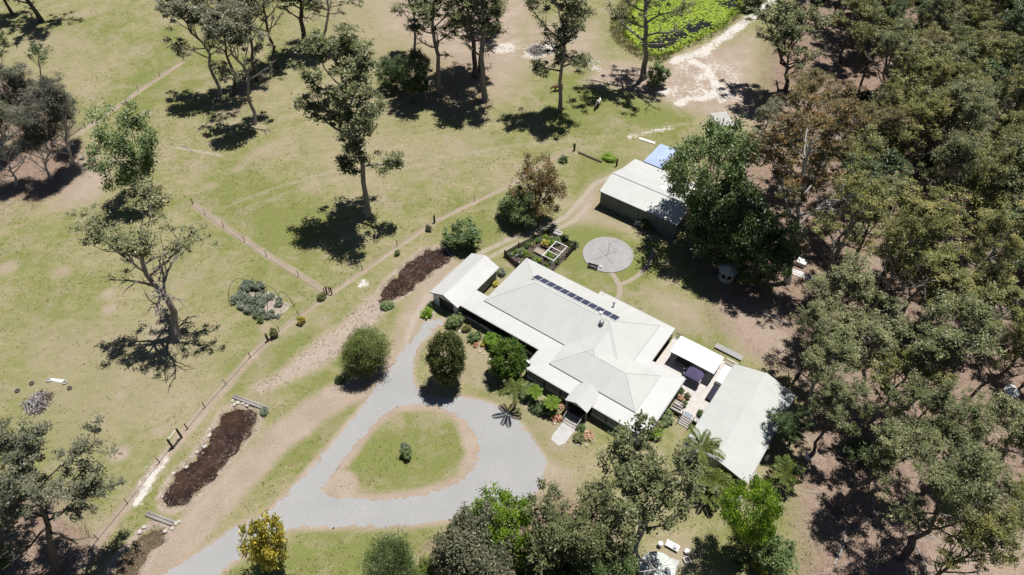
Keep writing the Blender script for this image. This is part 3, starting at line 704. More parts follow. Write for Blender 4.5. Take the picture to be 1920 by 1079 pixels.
for a, b2, z in (((-2.5, 12.26), (10.35, 12.26), 2.36), ((10.4, 15.66), (17.2, 15.66), 2.36), ((20.5, 15.66), (27.65, 15.66), 2.36), ((27.71, 15.6), (27.71, 5.3), 2.36), ((10.34, 12.3), (10.34, 15.6), 2.36),
                 ((23.0, -1.1), (23.0, 5.2), 2.40), ((11.6, -1.16), (22.95, -1.16), 2.40), ((-.2, -.06), (11.5, -.06), 2.84)):
    u0, u1 = sorted((a[0], b2[0])); v0, v1 = sorted((a[1], b2[1])); gut.box(u0-.05, u1+.05, v0-.05, v1+.05, z-.09, z+.035)
gut.build('gutter', M['fascia'], house)
# walls, set back under the eaves
wl = [(.3, 21.6-1.0, .5, 9.4), (13.4, 24.5, 7.0, 13.0)]
for i, (u0, u1, v0, v1) in enumerate(wl): MB(H0).box(u0, u1, v0, v1, -.05, 2.80-.02*i).build('wall', M['wall_grey'], house)
MB(H0).box(-2.3, 10.6, 9.4, 11.95, .38, .5).build('verandah_floor', M['timber_dark'], house)
mb = MB(H0); mb.box(10.7, 27.3, 13.0, 15.3, .46, .58); mb.box(10.7, 13.4, 9.42, 12.99, .46, .579); mb.box(24.5, 27.3, 5.6, 12.99, .46, .581); mb.box(20.6, 22.8, -.9, 6.99, .46, .582); mb.box(11.8, 20.59, -.9, .5, .46, .583)
mb.build('verandah_floor', M['timber_dark'], house)
sk_ = MB(H0); sk_.box(-2.3, 10.6, 11.96, 12.0, -.02, .40); sk_.box(10.7, 18.0, 15.31, 15.35, -.02, .48); sk_.box(19.9, 27.3, 15.31, 15.35, -.02, .48); sk_.box(27.31, 27.35, 5.6, 15.3, -.02, .48)
sk_.build('base_board', M['wall_white'], house)
posts(house, H0, [(u, 12.05) for u in (-2.2, .4, 3.0, 5.6, 8.2, 10.5)], .3, 2.36, .11, 'timber_dark')
posts(house, H0, [(u, 15.42) for u in (10.6, 13.4, 15.8, 22.4, 24.9, 27.5)]+[(27.5, v) for v in (5.5, 8.8, 12.1)]+[(22.8, v) for v in (-.95, 2.0)]+[(u, -.95) for u in (11.8, 14.5, 17.2, 20)], .3, 2.36, .11, 'timber_dark')
rail(house, H0, (10.7, 15.38), (17.6, 15.38), .56, .9, 'wall_white'); rail(house, H0, (20.3, 15.38), (27.4, 15.38), .56, .9, 'wall_white'); rail(house, H0, (27.45, 15.3), (27.45, 10.2), .56, .9, 'wall_white')
for u, v, w, z0, z1, f in ((2.2, 9.4, 1.5, 1.2, 2.3, 'v+'), (6.0, 9.4, 1.8, 1.2, 2.3, 'v+'), (9.4, 9.4, 1.2, 1.2, 2.3, 'v+'), (15.2, 13.0, 1.6, 1.2, 2.3, 'v+'), (22.6, 13.0, 1.8, 1.2, 2.3, 'v+'),
                           (24.5, 9.6, 1.6, 1.2, 2.3, 'u+'), (20.6, 3.0, 2.4, .6, 2.3, 'u+'), (14, .5, 1.5, 1.3, 2.3, 'v-'), (4, .5, 1.5, 1.3, 2.3, 'v-'), (8, .5, 1.0, 1.5, 2.3, 'v-'), (.3, 5, 1.5, 1.3, 2.3, 'u-')):
    window(house, H0, u, v, w, z0, z1, f)
dr = MB(H0).box(18.4, 19.3, 13.0, 13.06, .58, 2.6).build('door', M['timber_dark'], house); MB(H0).box(19.14, 19.2, 13.06, 13.12, 1.5, 1.62).build('handle', M['steel'], dr)
# entry porch
gable_roof('porch_roof', house, H0, 17.3, 20.45, 13.55, 16.85, 2.60, 3.32, M['roof_pale'], .06)
pg = MB(H0); pg.prism([(17.5, 16.6, 2.5), (20.25, 16.6, 2.5), (18.875, 16.6, 3.2)], (0, .06, 0)); pg.build('porch_gable', M['fascia'], house)
posts(house, H0, [(17.5, 16.62), (20.25, 16.62)], 0, 2.56, .13, 'timber_grey')
mb = MB(H0); mb.box(17.4, 20.35, 15.36, 16.72, .44, .57); mb.build('porch_floor', M['timber_dark'], house)
steps(house, H0, 18.0, 19.85, 16.74, 18.15, .62, 4, 'timber_grey')
for u in (17.93, 19.93):
    mb = MB(H0); mb.tube([(u, 16.7, 1.45), (u, 18.05, .95)], .055, 6); mb.box(u-.05, u+.05, 18.0, 18.1, -.05, 1.0); mb.build('handrail', M['timber_grey'], house)
# solar panels on the far slope
def on_slope(px, py, fn, it=12):
    z = 4.0
    for _ in range(it):
        u, v = toUV(P(px, py, z)); z = fn(u, v)
    return u, v, z
back = lambda u, v: 2.9+SL*max(v, 0)
ua, va, _ = on_slope(1004, 518, back); ub, vb, _ = on_slope(1160, 598.5, back)
v_n = 4.35; v_f = 2.95; step = (ub-ua)/12
def pz(v): return back(0, v)+.10+.05*(v-v_f)/(v_n-v_f)
for i in range(12):
    u0 = ua+i*step+.012; u1 = ua+(i+1)*step-.012
    o = MB(H0).slab([(u0, v_f, pz(v_f)), (u1, v_f, pz(v_f)), (u1, v_n, pz(v_n)), (u0, v_n, pz(v_n))], .04).build('solar_panel', M['white_paint'], house)
    e = .03; MB(H0).slab([(u0+e, v_f+e, pz(v_f+e)+.006), (u1-e, v_f+e, pz(v_f+e)+.006), (u1-e, v_n-e, pz(v_n-e)+.006), (u0+e, v_n-e, pz(v_n-e)+.006)], .012).build('cells', M['solar'], o)
mb = MB(H0); mb.slab([(ua, v_n+.03, pz(v_n)-.02), (ub, v_n+.03, pz(v_n)-.02), (ub, v_n+.10, pz(v_n)-.02), (ua, v_n+.10, pz(v_n)-.02)], .05)
for i in range(7): u = ua+.3+i*(ub-ua-.6)/6; mb.box(u-.03, u+.03, v_n-.1, v_n+.0, back(0, v_n-.1)-.1, pz(v_n)-.05); mb.box(u-.03, u+.03, v_f+.05, v_f+.12, back(0, v_f)-.1, pz(v_f)-.05)
mb.build('panel_rack', M['white_paint'], house)
# flue, vents, dish, aerial
u, v, z = on_slope(1150, 576, back); mb = MB(H0); mb.tube([(u, v, z-.2), (u, v, z+.75)], .11, 10); mb.build('flue', M['steel'], house, True); mb = MB(H0); mb.lathe([(.16, 0), (.2, .1), (.05, .22)], 10, (u, v, z+.74)); mb.build('flue_cap', M['steel'], house, True)
fr = lambda u, v: 2.9+SL*(10-v)
u, v, z = on_slope(1127.5, 608, fr)
mb = MB(H0); mb.lathe([(.16, -.15), (.16, .18), (.27, .26), (.34, .42), (.30, .56), (.14, .66), (.02, .68)], 14, (u, v, z)); mb.build('whirlybird_vent', M['steel'], house, True)
u, v, z = on_slope(1127, 587, lambda u, v: 5.15); mb = MB(H0); mb.box(u-.22, u+.22, v-.12, v+.2, z-.2, z+.18); mb.build('vent_box', M['white_paint'], house)
sk2 = lambda u, v: 2.5
u, v, z = on_slope(990, 683, sk2); mb = MB(H0); mb.tube([(u, v, z-.15), (u, v, z+.35)], .03, 6); mb.build('dish_mast', M['steel'], house); d_ = MB(H0)
prof = [(.02, .0), (.2, .03), (.36, .12), (.38, .13), (.2, .055), (.02, .02)]; d_.lathe(prof, 16, (0, 0, 0)); o = d_.build('satellite_dish', M['plastic_white'], house, True); o.location = (u, -v, z+.4); o.rotation_euler = (R(-35), R(20), 0)
u, v, z = on_slope(1133, 552, lambda u, v: 2.4); mb = MB(H0); mb.tube([(u, v, z-.1), (u, v, z+1.6)], .02, 5); mb.tube([(u-.5, v, z+1.5), (u+.5, v, z+1.5)], .012, 5); mb.build('aerial', M['steel'], house)
sheet('path', [resample([UV(18.05, 18.2), UV(19.85, 18.15), UV(19.85, 20.4), UV(19.45, 21.2), UV(18.2, 21.0), UV(18.0, 20.4)], .3, True, .01, rj)], .03, M['concrete_pale'])

# ------------------------------------------------------------------ garage
GO = (-5, 8)
gar = hthing('garage', 'white gabled garage with dark roller door and round gable vent', 'garage', *GO)
gable_roof('roof', gar, GO, -7.42, -2.52, 3.42, 12.85, 2.42, 3.42, M['roof_pale'], .08)
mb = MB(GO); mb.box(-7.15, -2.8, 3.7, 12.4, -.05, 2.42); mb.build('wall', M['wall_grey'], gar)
mb = MB(GO); mb.add([(-7.15, 12.4, 2.40), (-2.8, 12.4, 2.40), (-4.97, 12.4, 3.30), (-7.15, 12.55, 2.40), (-2.8, 12.55, 2.40), (-4.97, 12.55, 3.30)], [(0, 1, 2), (5, 4, 3), (0, 3, 4, 1), (1, 4, 5, 2), (2, 5, 3, 0)]); mb.box(-7.15, -6.15, 12.4, 12.55, -.05, 2.40); mb.box(-3.55, -2.8, 12.4, 12.55, -.05, 2.40); mb.box(-6.15, -3.55, 12.4, 12.55, 2.12, 2.40)
mb.build('front_wall', M['wall_white'], gar)
for k in range(9): MB(GO).box(-6.14, -3.56, 12.405, 12.475+.01*(k % 2), .0+k*.2353, (k+1)*.2353-.004).build('door_slat', M['door_dark'], gar)
o = MB(None).lathe([(.30, 0), (.30, .05), (.24, .05), (.24, .03)], 18).build('gable_vent', M['gutter_dark'], gar); o.location = (-4.97+5, -(12.56-8), 2.82); o.rotation_euler = (R(90), 0, 0)
mb = MB(None); mb.box(-.14, .14, -.12, .05, -.1, .1); o = mb.build('wall_lamp', M['white_paint'], gar); o.location = (-6.6+5, -(12.6-8), 2.25)
mb = MB(GO); mb.box(-7.5, -7.4, 3.42, 12.85, 2.28, 2.40); mb.box(-2.54, -2.44, 3.42, 8.95, 2.28, 2.40); mb.build('gutter', M['fascia'], gar)
mb = MB(GO); mb.slab([(-7.42, 12.86, 2.40), (-4.97, 12.86, 3.40), (-4.97, 12.90, 3.40), (-7.42, 12.90, 2.40)], .13); mb.slab([(-2.52, 12.86, 2.40), (-4.97, 12.86, 3.40), (-4.97, 12.90, 3.40), (-2.52, 12.90, 2.40)], .13); mb.build('barge_board', M['gutter_dark'], gar)

# ------------------------------------------------------------------ studio (long gabled flat at the deck)
SO_ = (35.7, 7.2)
stu = hthing('studio', 'long gabled studio with pale grey green metal roof beside the deck', 'studio', *SO_)
gable_roof('roof', stu, SO_, 31.8, 39.6, 0, 14.45, 2.85, 4.05, M['roof_studio'], .09, cm=M['roof_pale'])
mb = MB(SO_); mb.box(32.25, 39.15, .35, 14.0, -.05, 2.83); mb.add([(32.25, .35, 2.83), (39.15, .35, 2.83), (35.7, .35, 3.90), (32.25, 14.0, 2.83), (39.15, 14.0, 2.83), (35.7, 14.0, 3.90)], [(0, 1, 2), (5, 4, 3), (1, 4, 5, 2), (0, 2, 5, 3)])
mb.build('wall', M['wall_cream'], stu, fix=False)
for u, v, w, z0, z1, f in ((33.8, 14.0, 1.3, 1.2, 2.3, 'v+'), (37.8, 14.0, 1.3, 1.3, 2.4, 'v+'), (32.25, 3.5, 1.8, .8, 2.6, 'u-'), (32.25, 8.5, 1.4, 1.3, 2.4, 'u-'), (39.15, 5, 1.5, 1.3, 2.4, 'u+')): window(stu, SO_, u, v, w, z0, z1, f, 'wall_white')
mb = MB(SO_); mb.box(31.70, 31.82, 0, 14.45, 2.66, 2.79); mb.box(39.58, 39.7, 0, 14.45, 2.66, 2.79); mb.build('gutter', M['fascia'], stu)
for i in range(4): MB(SO_).box(39.4+i*.28, 39.7+i*.28, 11.0, 12.3, .62-i*.16, .67-i*.16).build('tread', M['timber_grey'], stu)
for v in (11.0, 12.25): MB(SO_).prism([(39.16, v, .66), (39.16, v, .46), (40.5, v, -.05), (40.6, v, .1)], (0, .05, 0)).build('stringer', M['timber_grey'], stu)

# ------------------------------------------------------------------ deck between house and studio
DO = (27.5, 4)
deck = hthing('deck', 'bleached timber deck with steps and railings between homestead and studio', 'deck', *DO)
nb = 0; u = 23.1
while u < 32.15:
    v1 = 9.15 if u > 27.75 else 5.5
    MB(DO).box(u, u+.137, -1.4, v1, .60, .635+.004*math.sin(nb*2.1)).build('board', M['timber_deck'], deck); u += .145; nb += 1
mb = MB(DO); mb.box(23.1, 32.1, 9.0, 9.12, .3, .595) if False else mb.box(27.75, 32.1, 9.02, 9.12, .05, .595); mb.box(23.1, 32.1, -1.38, -1.28, .05, .595)
for u in (24, 26, 28, 30, 31.9):
    for v in (-1.2, 2, 5.2): mb.box(u, u+.1, v, v+.1, -.05, .595)
mb.build('bearer', M['timber_dark'], deck)
steps(deck, DO, 29.5, 30.85, 9.13, 10.1, .64, 4, 'timber_grey')
rail(deck, DO, (27.85, 9.08), (29.4, 9.08), .63, .9, 'timber_grey', step=.3); rail(deck, DO, (30.95, 9.08), (31.7, 9.08), .63, .9, 'timber_grey', step=.3)
rail(deck, DO, (23.2, -1.33), (24.2, -1.33), .63, .9, 'steel_dark'); rail(deck, DO, (30.4, -1.33), (31.9, -1.33), .63, .9, 'white_paint')
posts(deck, DO, [(29.44, 9.1), (30.91, 9.1), (29.44, 10.05), (30.91, 10.05)], -.05, 1.5, .09, 'timber_grey')
# patio cover
PO = (27.3, 1.5)
pat = hthing('patio_cover', 'flat white insulated patio roof on dark posts over the deck', 'patio roof', *PO, z=.62)
def px_(z): return z-.62
mb = MB(PO); mb.slab([(24.25, -.05, px_(2.98)), (27.27, -.05, px_(3.02)), (27.27, 3.0, px_(2.92)), (24.25, 3.0, px_(2.88))], .08); mb.slab([(27.275, -.05, px_(3.02)), (30.3, -.05, px_(2.98)), (30.3, 3.0, px_(2.88)), (27.275, 3.0, px_(2.92))], .08); mb.build('roof', M['roof_white'], pat)
posts(pat, PO, [(24.45, 2.85), (24.45, .1), (30.1, .1), (30.1, 2.85), (27.3, .1)], -.02, px_(2.86), .08, 'steel_dark')
for s, (u, v) in ((1, (24.45, 2.85)), (-1, (30.1, 2.85)), (-1, (30.1, .1))):
    MB(PO).tube([(u, v, px_(2.3)), (u+s*.18, v, px_(2.62)), (u+s*.5, v, px_(2.83))], .03, 6).build('brace', M['steel_dark'], pat)
# small square tent
TO = (28.3, 3.7)
tent = hthing('shade_tent', 'small square navy purple pop-up tent beside the patio cover', 'tent', *TO, z=.62)
mb = MB(TO); c = [(27.25, 2.72), (29.3, 2.72), (29.3, 4.68), (27.25, 4.68)]; hz = 1.55; pk = (28.28, 3.7, 2.12)
for i in range(4): a, b2 = c[i], c[(i+1) % 4]; mb.slab([(*a, hz), (*b2, hz), pk], .02)
mb.build('canopy', M['purple_tarp'], tent)
mb = MB(TO); e = .02
for i in range(4):
    a, b2 = c[i], c[(i+1) % 4]
    if a[0] == b2[0]: mb.box(a[0]-e, a[0]+e, min(a[1], b2[1]), max(a[1], b2[1]), hz-.22, hz-.012)
    else: mb.box(a[0], b2[0], a[1]-e, a[1]+e, hz-.22, hz-.012) if a[0] < b2[0] else mb.box(b2[0], a[0], a[1]-e, a[1]+e, hz-.22, hz-.012)
mb.build('valance', M['purple_tarp'], tent)
for q in c: MB(TO).box(q[0]-.025, q[0]+.025, q[1]-.025, q[1]+.025, -.02, hz-.03).build('leg', M['steel'], tent)
mb = MB(TO); mb.box(29.26, 29.34, 4.2, 4.72, hz-.5, hz-.01); mb.build('white_flap', M['plastic_white'], tent)

# ------------------------------------------------------------------ machinery shed with lean-to
MO = (7, -24)
shed = hthing('machinery_shed', 'large machinery shed with grey green sliding doors and white roof', 'shed', *MO)
mb = MB(MO); pr = [(-18.55, 3.25), (-22.25, 4.45), (-26.0, 3.1), (-30.2, 2.3)]
for i in range(3):
    (va, za), (vb, zb) = pr[i], pr[i+1]; mt = ('roof', 'roof_pale', 'roof')[i]
    MB(MO).slab([(.8, va, za), (14.4, va, za), (14.4, vb, zb), (.8, vb, zb)], .08).build('roof_sheet', M[mt], shed)
MB(MO).tube([(.78, -22.25, 4.46), (14.42, -22.25, 4.46)], .09, 6).build('ridge_capping', M['roof_pale'], shed)
mb = MB(MO)
mb.prism([(.95, -18.8, -.05), (.95, -18.8, 3.23), (.95, -22.25, 4.33), (.95, -25.98, 3.0), (.95, -30.0, 2.2), (.95, -30.0, -.05)], (.08, 0, 0))
mb.prism([(14.2, -18.8, -.05), (14.2, -18.8, 3.23), (14.2, -22.25, 4.33), (14.2, -25.98, 3.0), (14.2, -30.0, 2.2), (14.2, -30.0, -.05)], (.08, 0, 0))
mb.box(1.04, 14.19, -18.88, -18.8, -.05, 3.17); mb.box(1.04, 14.19, -30.0, -29.92, -.05, 2.2); mb.build('wall', M['wall_green'], shed)
for i in range(3): MB(MO).box(1.08+i*3.35, 1.08+i*3.35+3.3, -18.79, -18.73+.05*(i % 2), .03, 3.02).build('sliding_door', M['door_green'], shed)
MB(MO).box(1.0, 11.3, -18.70, -18.60, 3.03, 3.13).build('door_track', M['white_paint'], shed)
MB(MO).box(.75, 14.45, -18.54, -18.47, 3.10, 3.24).build('gutter', M['gutter_dark'], shed)
MB(MO).slab([(8.2, -24.0, 3.86), (9.2, -24.0, 3.86), (9.2, -25.6, 3.28), (8.2, -25.6, 3.28)], .02).build('skylight', M['plastic_white'], shed)
# bench by the shed wall
bo = hthing('garden_bench', 'white slatted bench standing against the shed doors', 'bench', 8.4, -18.25)
for k in range(3): MB().box(-.75, .75, -.2+k*.14, -.08+k*.14, .43, .47).build('slat', M['white_paint'], bo)
for x in (-.6, .6): MB().box(x-.04, x+.04, -.18, .2, 0, .43).build('leg', M['white_paint'], bo)
MB().box(-.75, .75, .2, .24, .55, .8).build('backrest', M['white_paint'], bo); MB().box(-.6, -.52, .2, .235, 0, .6).build('leg', M['white_paint'], bo)
lo = hthing('timber_plank', 'weathered plank lying on the grass below the white bench', 'plank', 8.5, -17.45); MB().box(-.9, .9, -.12, .12, -.01, .09).build('board', M['timber_brown'], lo)
# blue canopy behind the shed
BO = (3.85, -33.6)
blu = hthing('canopy_tent', 'faded blue rectangular canopy tent behind the machinery shed', 'tent', *BO)
u0, u1, v0, v1, ze, zr = 2.2, 5.5, -36.6, -30.6, 2.2, 2.85; um = (u0+u1)/2
mb = MB(BO); A, B = (um, v0+1.4, zr), (um, v1-1.4, zr)
for q in ([(u0, v0, ze), (u0, v1, ze), B, A], [(u1, v0, ze), (u1, v1, ze), B, A], [(u0, v0, ze), (u1, v0, ze), A], [(u0, v1, ze), (u1, v1, ze), B]): mb.slab(q, .02)
mb.build('canopy', M['blue_tarp'], blu)
mb = MB(BO); mb.box(u0-.02, u0+.02, v0, v1, ze-.25, ze-.02); mb.box(u1-.02, u1+.02, v0, v1, ze-.25, ze-.02); mb.box(u0, u1, v0-.02, v0+.02, ze-.25, ze-.02); mb.box(u0, u1, v1-.02, v1+.02, ze-.25, ze-.02); mb.build('valance', M['blue_tarp'], blu)
for u in (u0, u1):
    for v in (v0, (v0+v1)/2, v1): MB(BO).box(u-.03, u+.03, v-.03, v+.03, -.02, ze-.02).build('leg', M['steel'], blu)

# ------------------------------------------------------------------ small shed under the trees, octagonal summerhouse
KO = (21.6, -27.2)
ks = hthing('garden_shed', 'small grey gabled shed with stained roof under the dark trees', 'shed', *KO, da=R(2))
mb = MB(KO); gable_roof('roof', ks, KO, 19.4, 23.8, -30.4, -24.0, 2.45, 3.3, M['roof_studio'], .07)
mb = MB(KO); mb.box(19.7, 23.5, -30.1, -24.35, -.05, 2.43); mb.add([(19.7, -24.35, 2.43), (23.5, -24.35, 2.43), (21.6, -24.35, 3.16), (19.7, -30.1, 2.43), (23.5, -30.1, 2.43), (21.6, -30.1, 3.16)], [(0, 2, 1), (3, 4, 5), (0, 3, 5, 2), (1, 2, 5, 4)]); mb.build('wall', M['wall_cream'], ks, fix=False)
MB(KO).box(21.0, 22.0, -24.34, -24.29, 0, 2.0).build('door', M['door_dark'], ks)
oc = thing('summerhouse', 'small pale octagonal kiosk with a peaked roof in tree shade', 'kiosk', P(1361, 522))
mb = MB(); r = 1.15
vs_ = [(r*math.cos(R(45*k+22.5)), r*math.sin(R(45*k+22.5)), z) for z in (-.03, 1.9) for k in range(8)]; mb.add(vs_, [(k, (k+1) % 8, 8+(k+1) % 8, 8+k) for k in range(8)]+[tuple(range(8, 16))]); mb.build('wall', M['wall_cream'], oc)
for k in range(8): 
    a0, a1 = R(45*k+22.5), R(45*k+67.5); e = 1.5
    MB().slab([(e*math.cos(a0), e*math.sin(a0), 1.9), (e*math.cos(a1), e*math.sin(a1), 1.9), (0, 0, 2.6)], .04).build('roof_panel', M['tank'], oc)
    am = R(45*k+45); x, y = (r*math.cos(R(22.5))+.01)*math.cos(am), (r*math.cos(R(22.5))+.01)*math.sin(am); o = MB().box(-.28, .28, -.02, .02, .8, 1.6).build('window', M['glass'], oc); o.location = (x, y, 0); o.rotation_euler = (0, 0, am+math.pi/2)
# ------------------------------------------------------------------ rotary clothes line on its round pad
pc = UV(7.69, -10.11)
mb = MB(); n = 72; r = 3.78
mb.lathe([(r, -.05), (r, .10), (r-.06, .125), (.01, .13)], n); o = mb.build('concrete_pad', M['concrete']); o.location = pc; tag(o, 'round grey concrete pad set in the lawn behind the homestead', 'concrete pad')
cl = thing('clothes_line', 'rotary clothes line on a thin pole in the round pad', 'clothes line', pc+Vector((0, .05, .12)))
MB().tube([(0, 0, -.05), (0, 0, 2.35)], [.035, .03], 8).build('pole', M['steel'], cl)
for k in range(4):
    a = R(90*k+28); MB().tube([(0, 0, 2.02), (1.9*math.cos(a), 1.9*math.sin(a), 2.32)], .02, 5).build('arm', M['steel'], cl)
mb = MB()
for rr in (.9, 1.3, 1.8):
    q = [(rr*math.cos(R(90*k+28)), rr*math.sin(R(90*k+28)), 2.03+.15*rr) for k in range(5)]; mb.tube(q, .006, 4)
mb.build('line', M['steel'], cl)
bn = thing('bench', 'dark timber bench on the edge of the round pad', 'bench', P(1112, 501, .13), R(-22))
for k in range(3): MB().box(-.75, .75, -.22+k*.15, -.09+k*.15, .42, .46).build('slat', M['timber_black'], bn)
for k in range(2): MB().box(-.75, .75, -.26, -.23, .58+.18*k, .70+.18*k).build('back_slat', M['timber_black'], bn)
for x in (-.62, .62): MB().box(x-.04, x+.04, -.27, .2, -.01, .42).build('leg', M['timber_black'], bn); MB().box(x-.04, x+.04, -.3, -.26, 0, .95).build('post', M['timber_black'], bn)
bk = thing('white_bucket', 'white plastic bucket at the end of the pad bench', 'bucket', P(1126.5, 502, .13)); MB().lathe([(.13, 0), (.17, .3), (.15, .3), (.12, .04)], 12).build('pail', M['plastic_white'], bk, True); MB().tube([(-.16, 0, .29), (0, .1, .38), (.16, 0, .29)], .008, 5).build('handle', M['steel'], bk)
# brick garden path
def ribbon(name, pts, w, z, mat):
    q = resample(smooth_poly(pts, 2, False), .3, False); vs = []; fs = []
    for i, p in enumerate(q):
        d = (q[min(i+1, len(q)-1)]-q[max(i-1, 0)]); d.z = 0; d.normalize(); nrm = Vector((-d.y, d.x, 0)); ww = w*(1+.08*rj.uniform(-1, 1))/2
        vs += [tuple(p+nrm*ww+Vector((0, 0, z))), tuple(p-nrm*ww+Vector((0, 0, z)))]
        if i: fs.append((2*i-2, 2*i-1, 2*i+1, 2*i))
    me = bpy.data.meshes.new(name); me.from_pydata(vs, [], fs); me.materials.append(mat); o = inst(name, me); o['kind'] = 'structure'; return o
M['brickpath'] = simple('worn brick paving', (0.305, 0.255, 0.20), .95, .22, 5, .4)
ribbon('path', W([(1146, 511), (1156, 525), (1163, 540), (1162, 552), (1157, 562)]), .75, .012, M['brickpath'])
ribbon('path', W([(1163, 534), (1185, 525), (1203, 512), (1214, 498), (1222, 484), (1228, 465)]), .68, .016, M['brickpath'])

# ------------------------------------------------------------------ vegetable garden inside a black picket fence
vg = [UV(-4.6, -.7), UV(-3.9, -3.4), UV(-2.9, -6.2), UV(-1.9, -8.3), UV(.6, -8.6), UV(3.0, -8.3), UV(3.1, -5.6)]
fo = thing('picket_fence', 'black picket fence round the vegetable garden', 'fence', UV(-1, -4))
pk_me = MB().add([(-.05, -.012, -.03), (.05, -.012, -.03), (.05, .012, -.03), (-.05, .012, -.03), (-.05, -.012, 1.0), (.05, -.012, 1.0), (.05, .012, 1.0), (-.05, .012, 1.0), (0, -.012, 1.1), (0, .012, 1.1)],
                 [(3, 2, 1, 0), (0, 1, 5, 8, 4), (2, 3, 7, 9, 6), (1, 2, 6, 9, 8, 5)[:0] or (1, 2, 6, 5), (3, 0, 4, 7), (5, 6, 9, 8), (7, 4, 8, 9)]).mesh('picket', M['timber_black'])
base = UV(-1, -4)
def fence_run(a, b2, root, base):
    L = (b2-a).length; d = (b2-a)/L; ang = math.atan2(d.y, d.x); k = int(L/.135)
    for i in range(k+1): q = a+d*(L*i/k)-base; inst('picket', pk_me, root, (q.x, q.y, .02), (0, 0, ang), (1, 1, rnd.uniform(.95, 1.04)))
    mb = MB(); n2 = Vector((-d.y, d.x, 0))*.03
    for z in (.25, .72): mb.tube([a-base+n2+Vector((0, 0, z)), b2-base+n2+Vector((0, 0, z))], .03, 4)
    for q in (a, b2): w = q-base+n2*1.5; mb.box(w.x-.07, w.x+.07, w.y-.07, w.y+.07, -.05, 1.3)
    mb.build('rail', M['timber_black'], root)
for i in range(len(vg)-1): fence_run(vg[i], vg[i+1], fo, base)
fence_run(vg[0], UV(-1.8, .1), fo, base); fence_run(UV(-1.8, .1), UV(.4, -1.3), fo, base)
sheet('garden_bed', [resample([UV(-4.5, -.75), UV(-3.8, -3.4), UV(-2.8, -6.2), UV(-1.8, -8.2), UV(.6, -8.5), UV(2.9, -8.2), UV(3.0, -5.6), UV(3.1, -2.0), UV(.4, -1.3), UV(-1.8, .05)], .3)], .014, M['soil'])
def bed(name, label, u0, u1, v0, v1, hgt, frame, soil='soil', t_=.07):
    o = hthing(name, label, 'garden bed', (u0+u1)/2, (v0+v1)/2); hh = ((u0+u1)/2, (v0+v1)/2)
    for a in ((u0, u0+t_, v0, v1), (u1-t_, u1, v0, v1), (u0+t_, u1-t_, v0, v0+t_), (u0+t_, u1-t_, v1-t_, v1)): MB(hh).box(*a, -.02, hgt).build('edge_board', M[frame], o)
    MB(hh).box(u0+t_, u1-t_, v0+t_, v1-t_, -.02, hgt-.06).build('soil', M[soil], o); return o
bed('raised_bed', 'narrow empty raised bed of brown soil in the vegetable garden', -1.6, .6, -4.9, -3.9, .42, 'timber_grey', 'brickpath')
bed('raised_bed', 'raised bed of leafy vegetables along the picket fence', -3.1, .4, -3.3, -2.0, .4, 'timber_brown')
bed('raised_bed', 'white framed raised bed nearest the homestead roof', -1.9, .6, -1.6, -.5, .55, 'white_paint')
bed('raised_bed', 'raised bed of yellow green plants beside the white basin', -1.3, .3, -7.6, -5.6, .45, 'timber_dark')
# white pergola frame
pgo = hthing('pergola', 'white painted open pergola frame in the vegetable garden', 'pergola', 1.8, -4.4); ph = (1.8, -4.4)
for u, v in ((.85, -6.2), (2.75, -6.2), (.85, -2.6), (2.8, -2.75), (.85, -4.4), (2.75, -4.4)): MB(ph).box(u-.045, u+.045, v-.045, v+.045, -.02, 1.8).build('post', M['white_paint'], pgo)
for u in (.85, 2.76): MB(ph).box(u-.05, u+.05, -6.35, -2.5, 1.80, 1.90).build('beam', M['white_paint'], pgo)
for v in (-6.2, -4.8, -3.9, -2.65): MB(ph).box(.7, 2.92, v-.045, v+.045, 1.902, 1.99).build('rafter', M['white_paint'], pgo)
bs = thing('white_basin', 'square white tub on a dark stand at the picket fence corner', 'tub', UV(-.6, -8.95), HA+R(6))
for a in ((-.6, .6, -.5, -.42), (-.6, .6, .42, .5), (-.6, -.52, -.42, .42), (.52, .6, -.42, .42)): MB().box(*a, .45, .80).build('rim', M['plastic_white'], bs)
MB().box(-.52, .52, -.42, .42, .45, .52).build('base', M['concrete_pale'], bs); MB().box(-.5, .5, -.4, .4, -.02, .45).build('stand', M['timber_black'], bs)
for k, (px, py) in enumerate(((968, 483), (980, 478), (990, 492), (1003, 497))):
    q = P(px, py, .3); o = thing('hoop', 'white plastic netting hoop over a raised vegetable bed', 'hoop', (q.x, q.y, 0), HA+R(90), 'netting hoops in the vegetable garden')
    MB().tube([(.55*math.cos(R(a)), 0, -.02+.85*math.sin(R(a))) for a in range(0, 181, 20)], .022, 5).build('pipe', M['plastic_white'], o, True)

# ------------------------------------------------------------------ wire fences
post_me = MB().lathe([(.075, -.1), (.07, 1.25), (.05, 1.3)], 7).mesh('post', M['timber_brown'], True)
star_me = MB().box(-.04, .04, -.04, .04, -.1, 1.2).mesh('post', M['steel_dark'])
def wire_fence(label, px, big=(), step=6.0, hgt=1.15):
    pts = W(px); root = thing('wire_fence', label, 'fence', pts[0]); b0 = pts[0]
    fp = resample(pts, step, False)
    for i, q in enumerate(fp):
        d = q-b0
        inst('post', post_me if i in big or q in pts and pts.index(q) in (0, len(pts)-1) else star_me, root, (d.x, d.y, 0), (rnd.gauss(0, .03), rnd.gauss(0, .03), rnd.random()))
    for z in (.3, .6, .9, hgt-.03):
        MB().tube([q-b0+Vector((0, 0, z)) for q in fp], .008, 4).build('wire', M['wire'], root)
    return root
wire_fence('wire fence from the big gate posts up past the brown pond to the corner post', [(618, 549), (680, 508), (745, 462), (815, 414), (890, 377), (960, 343), (1030, 298), (1076, 281)], (), 5.5)
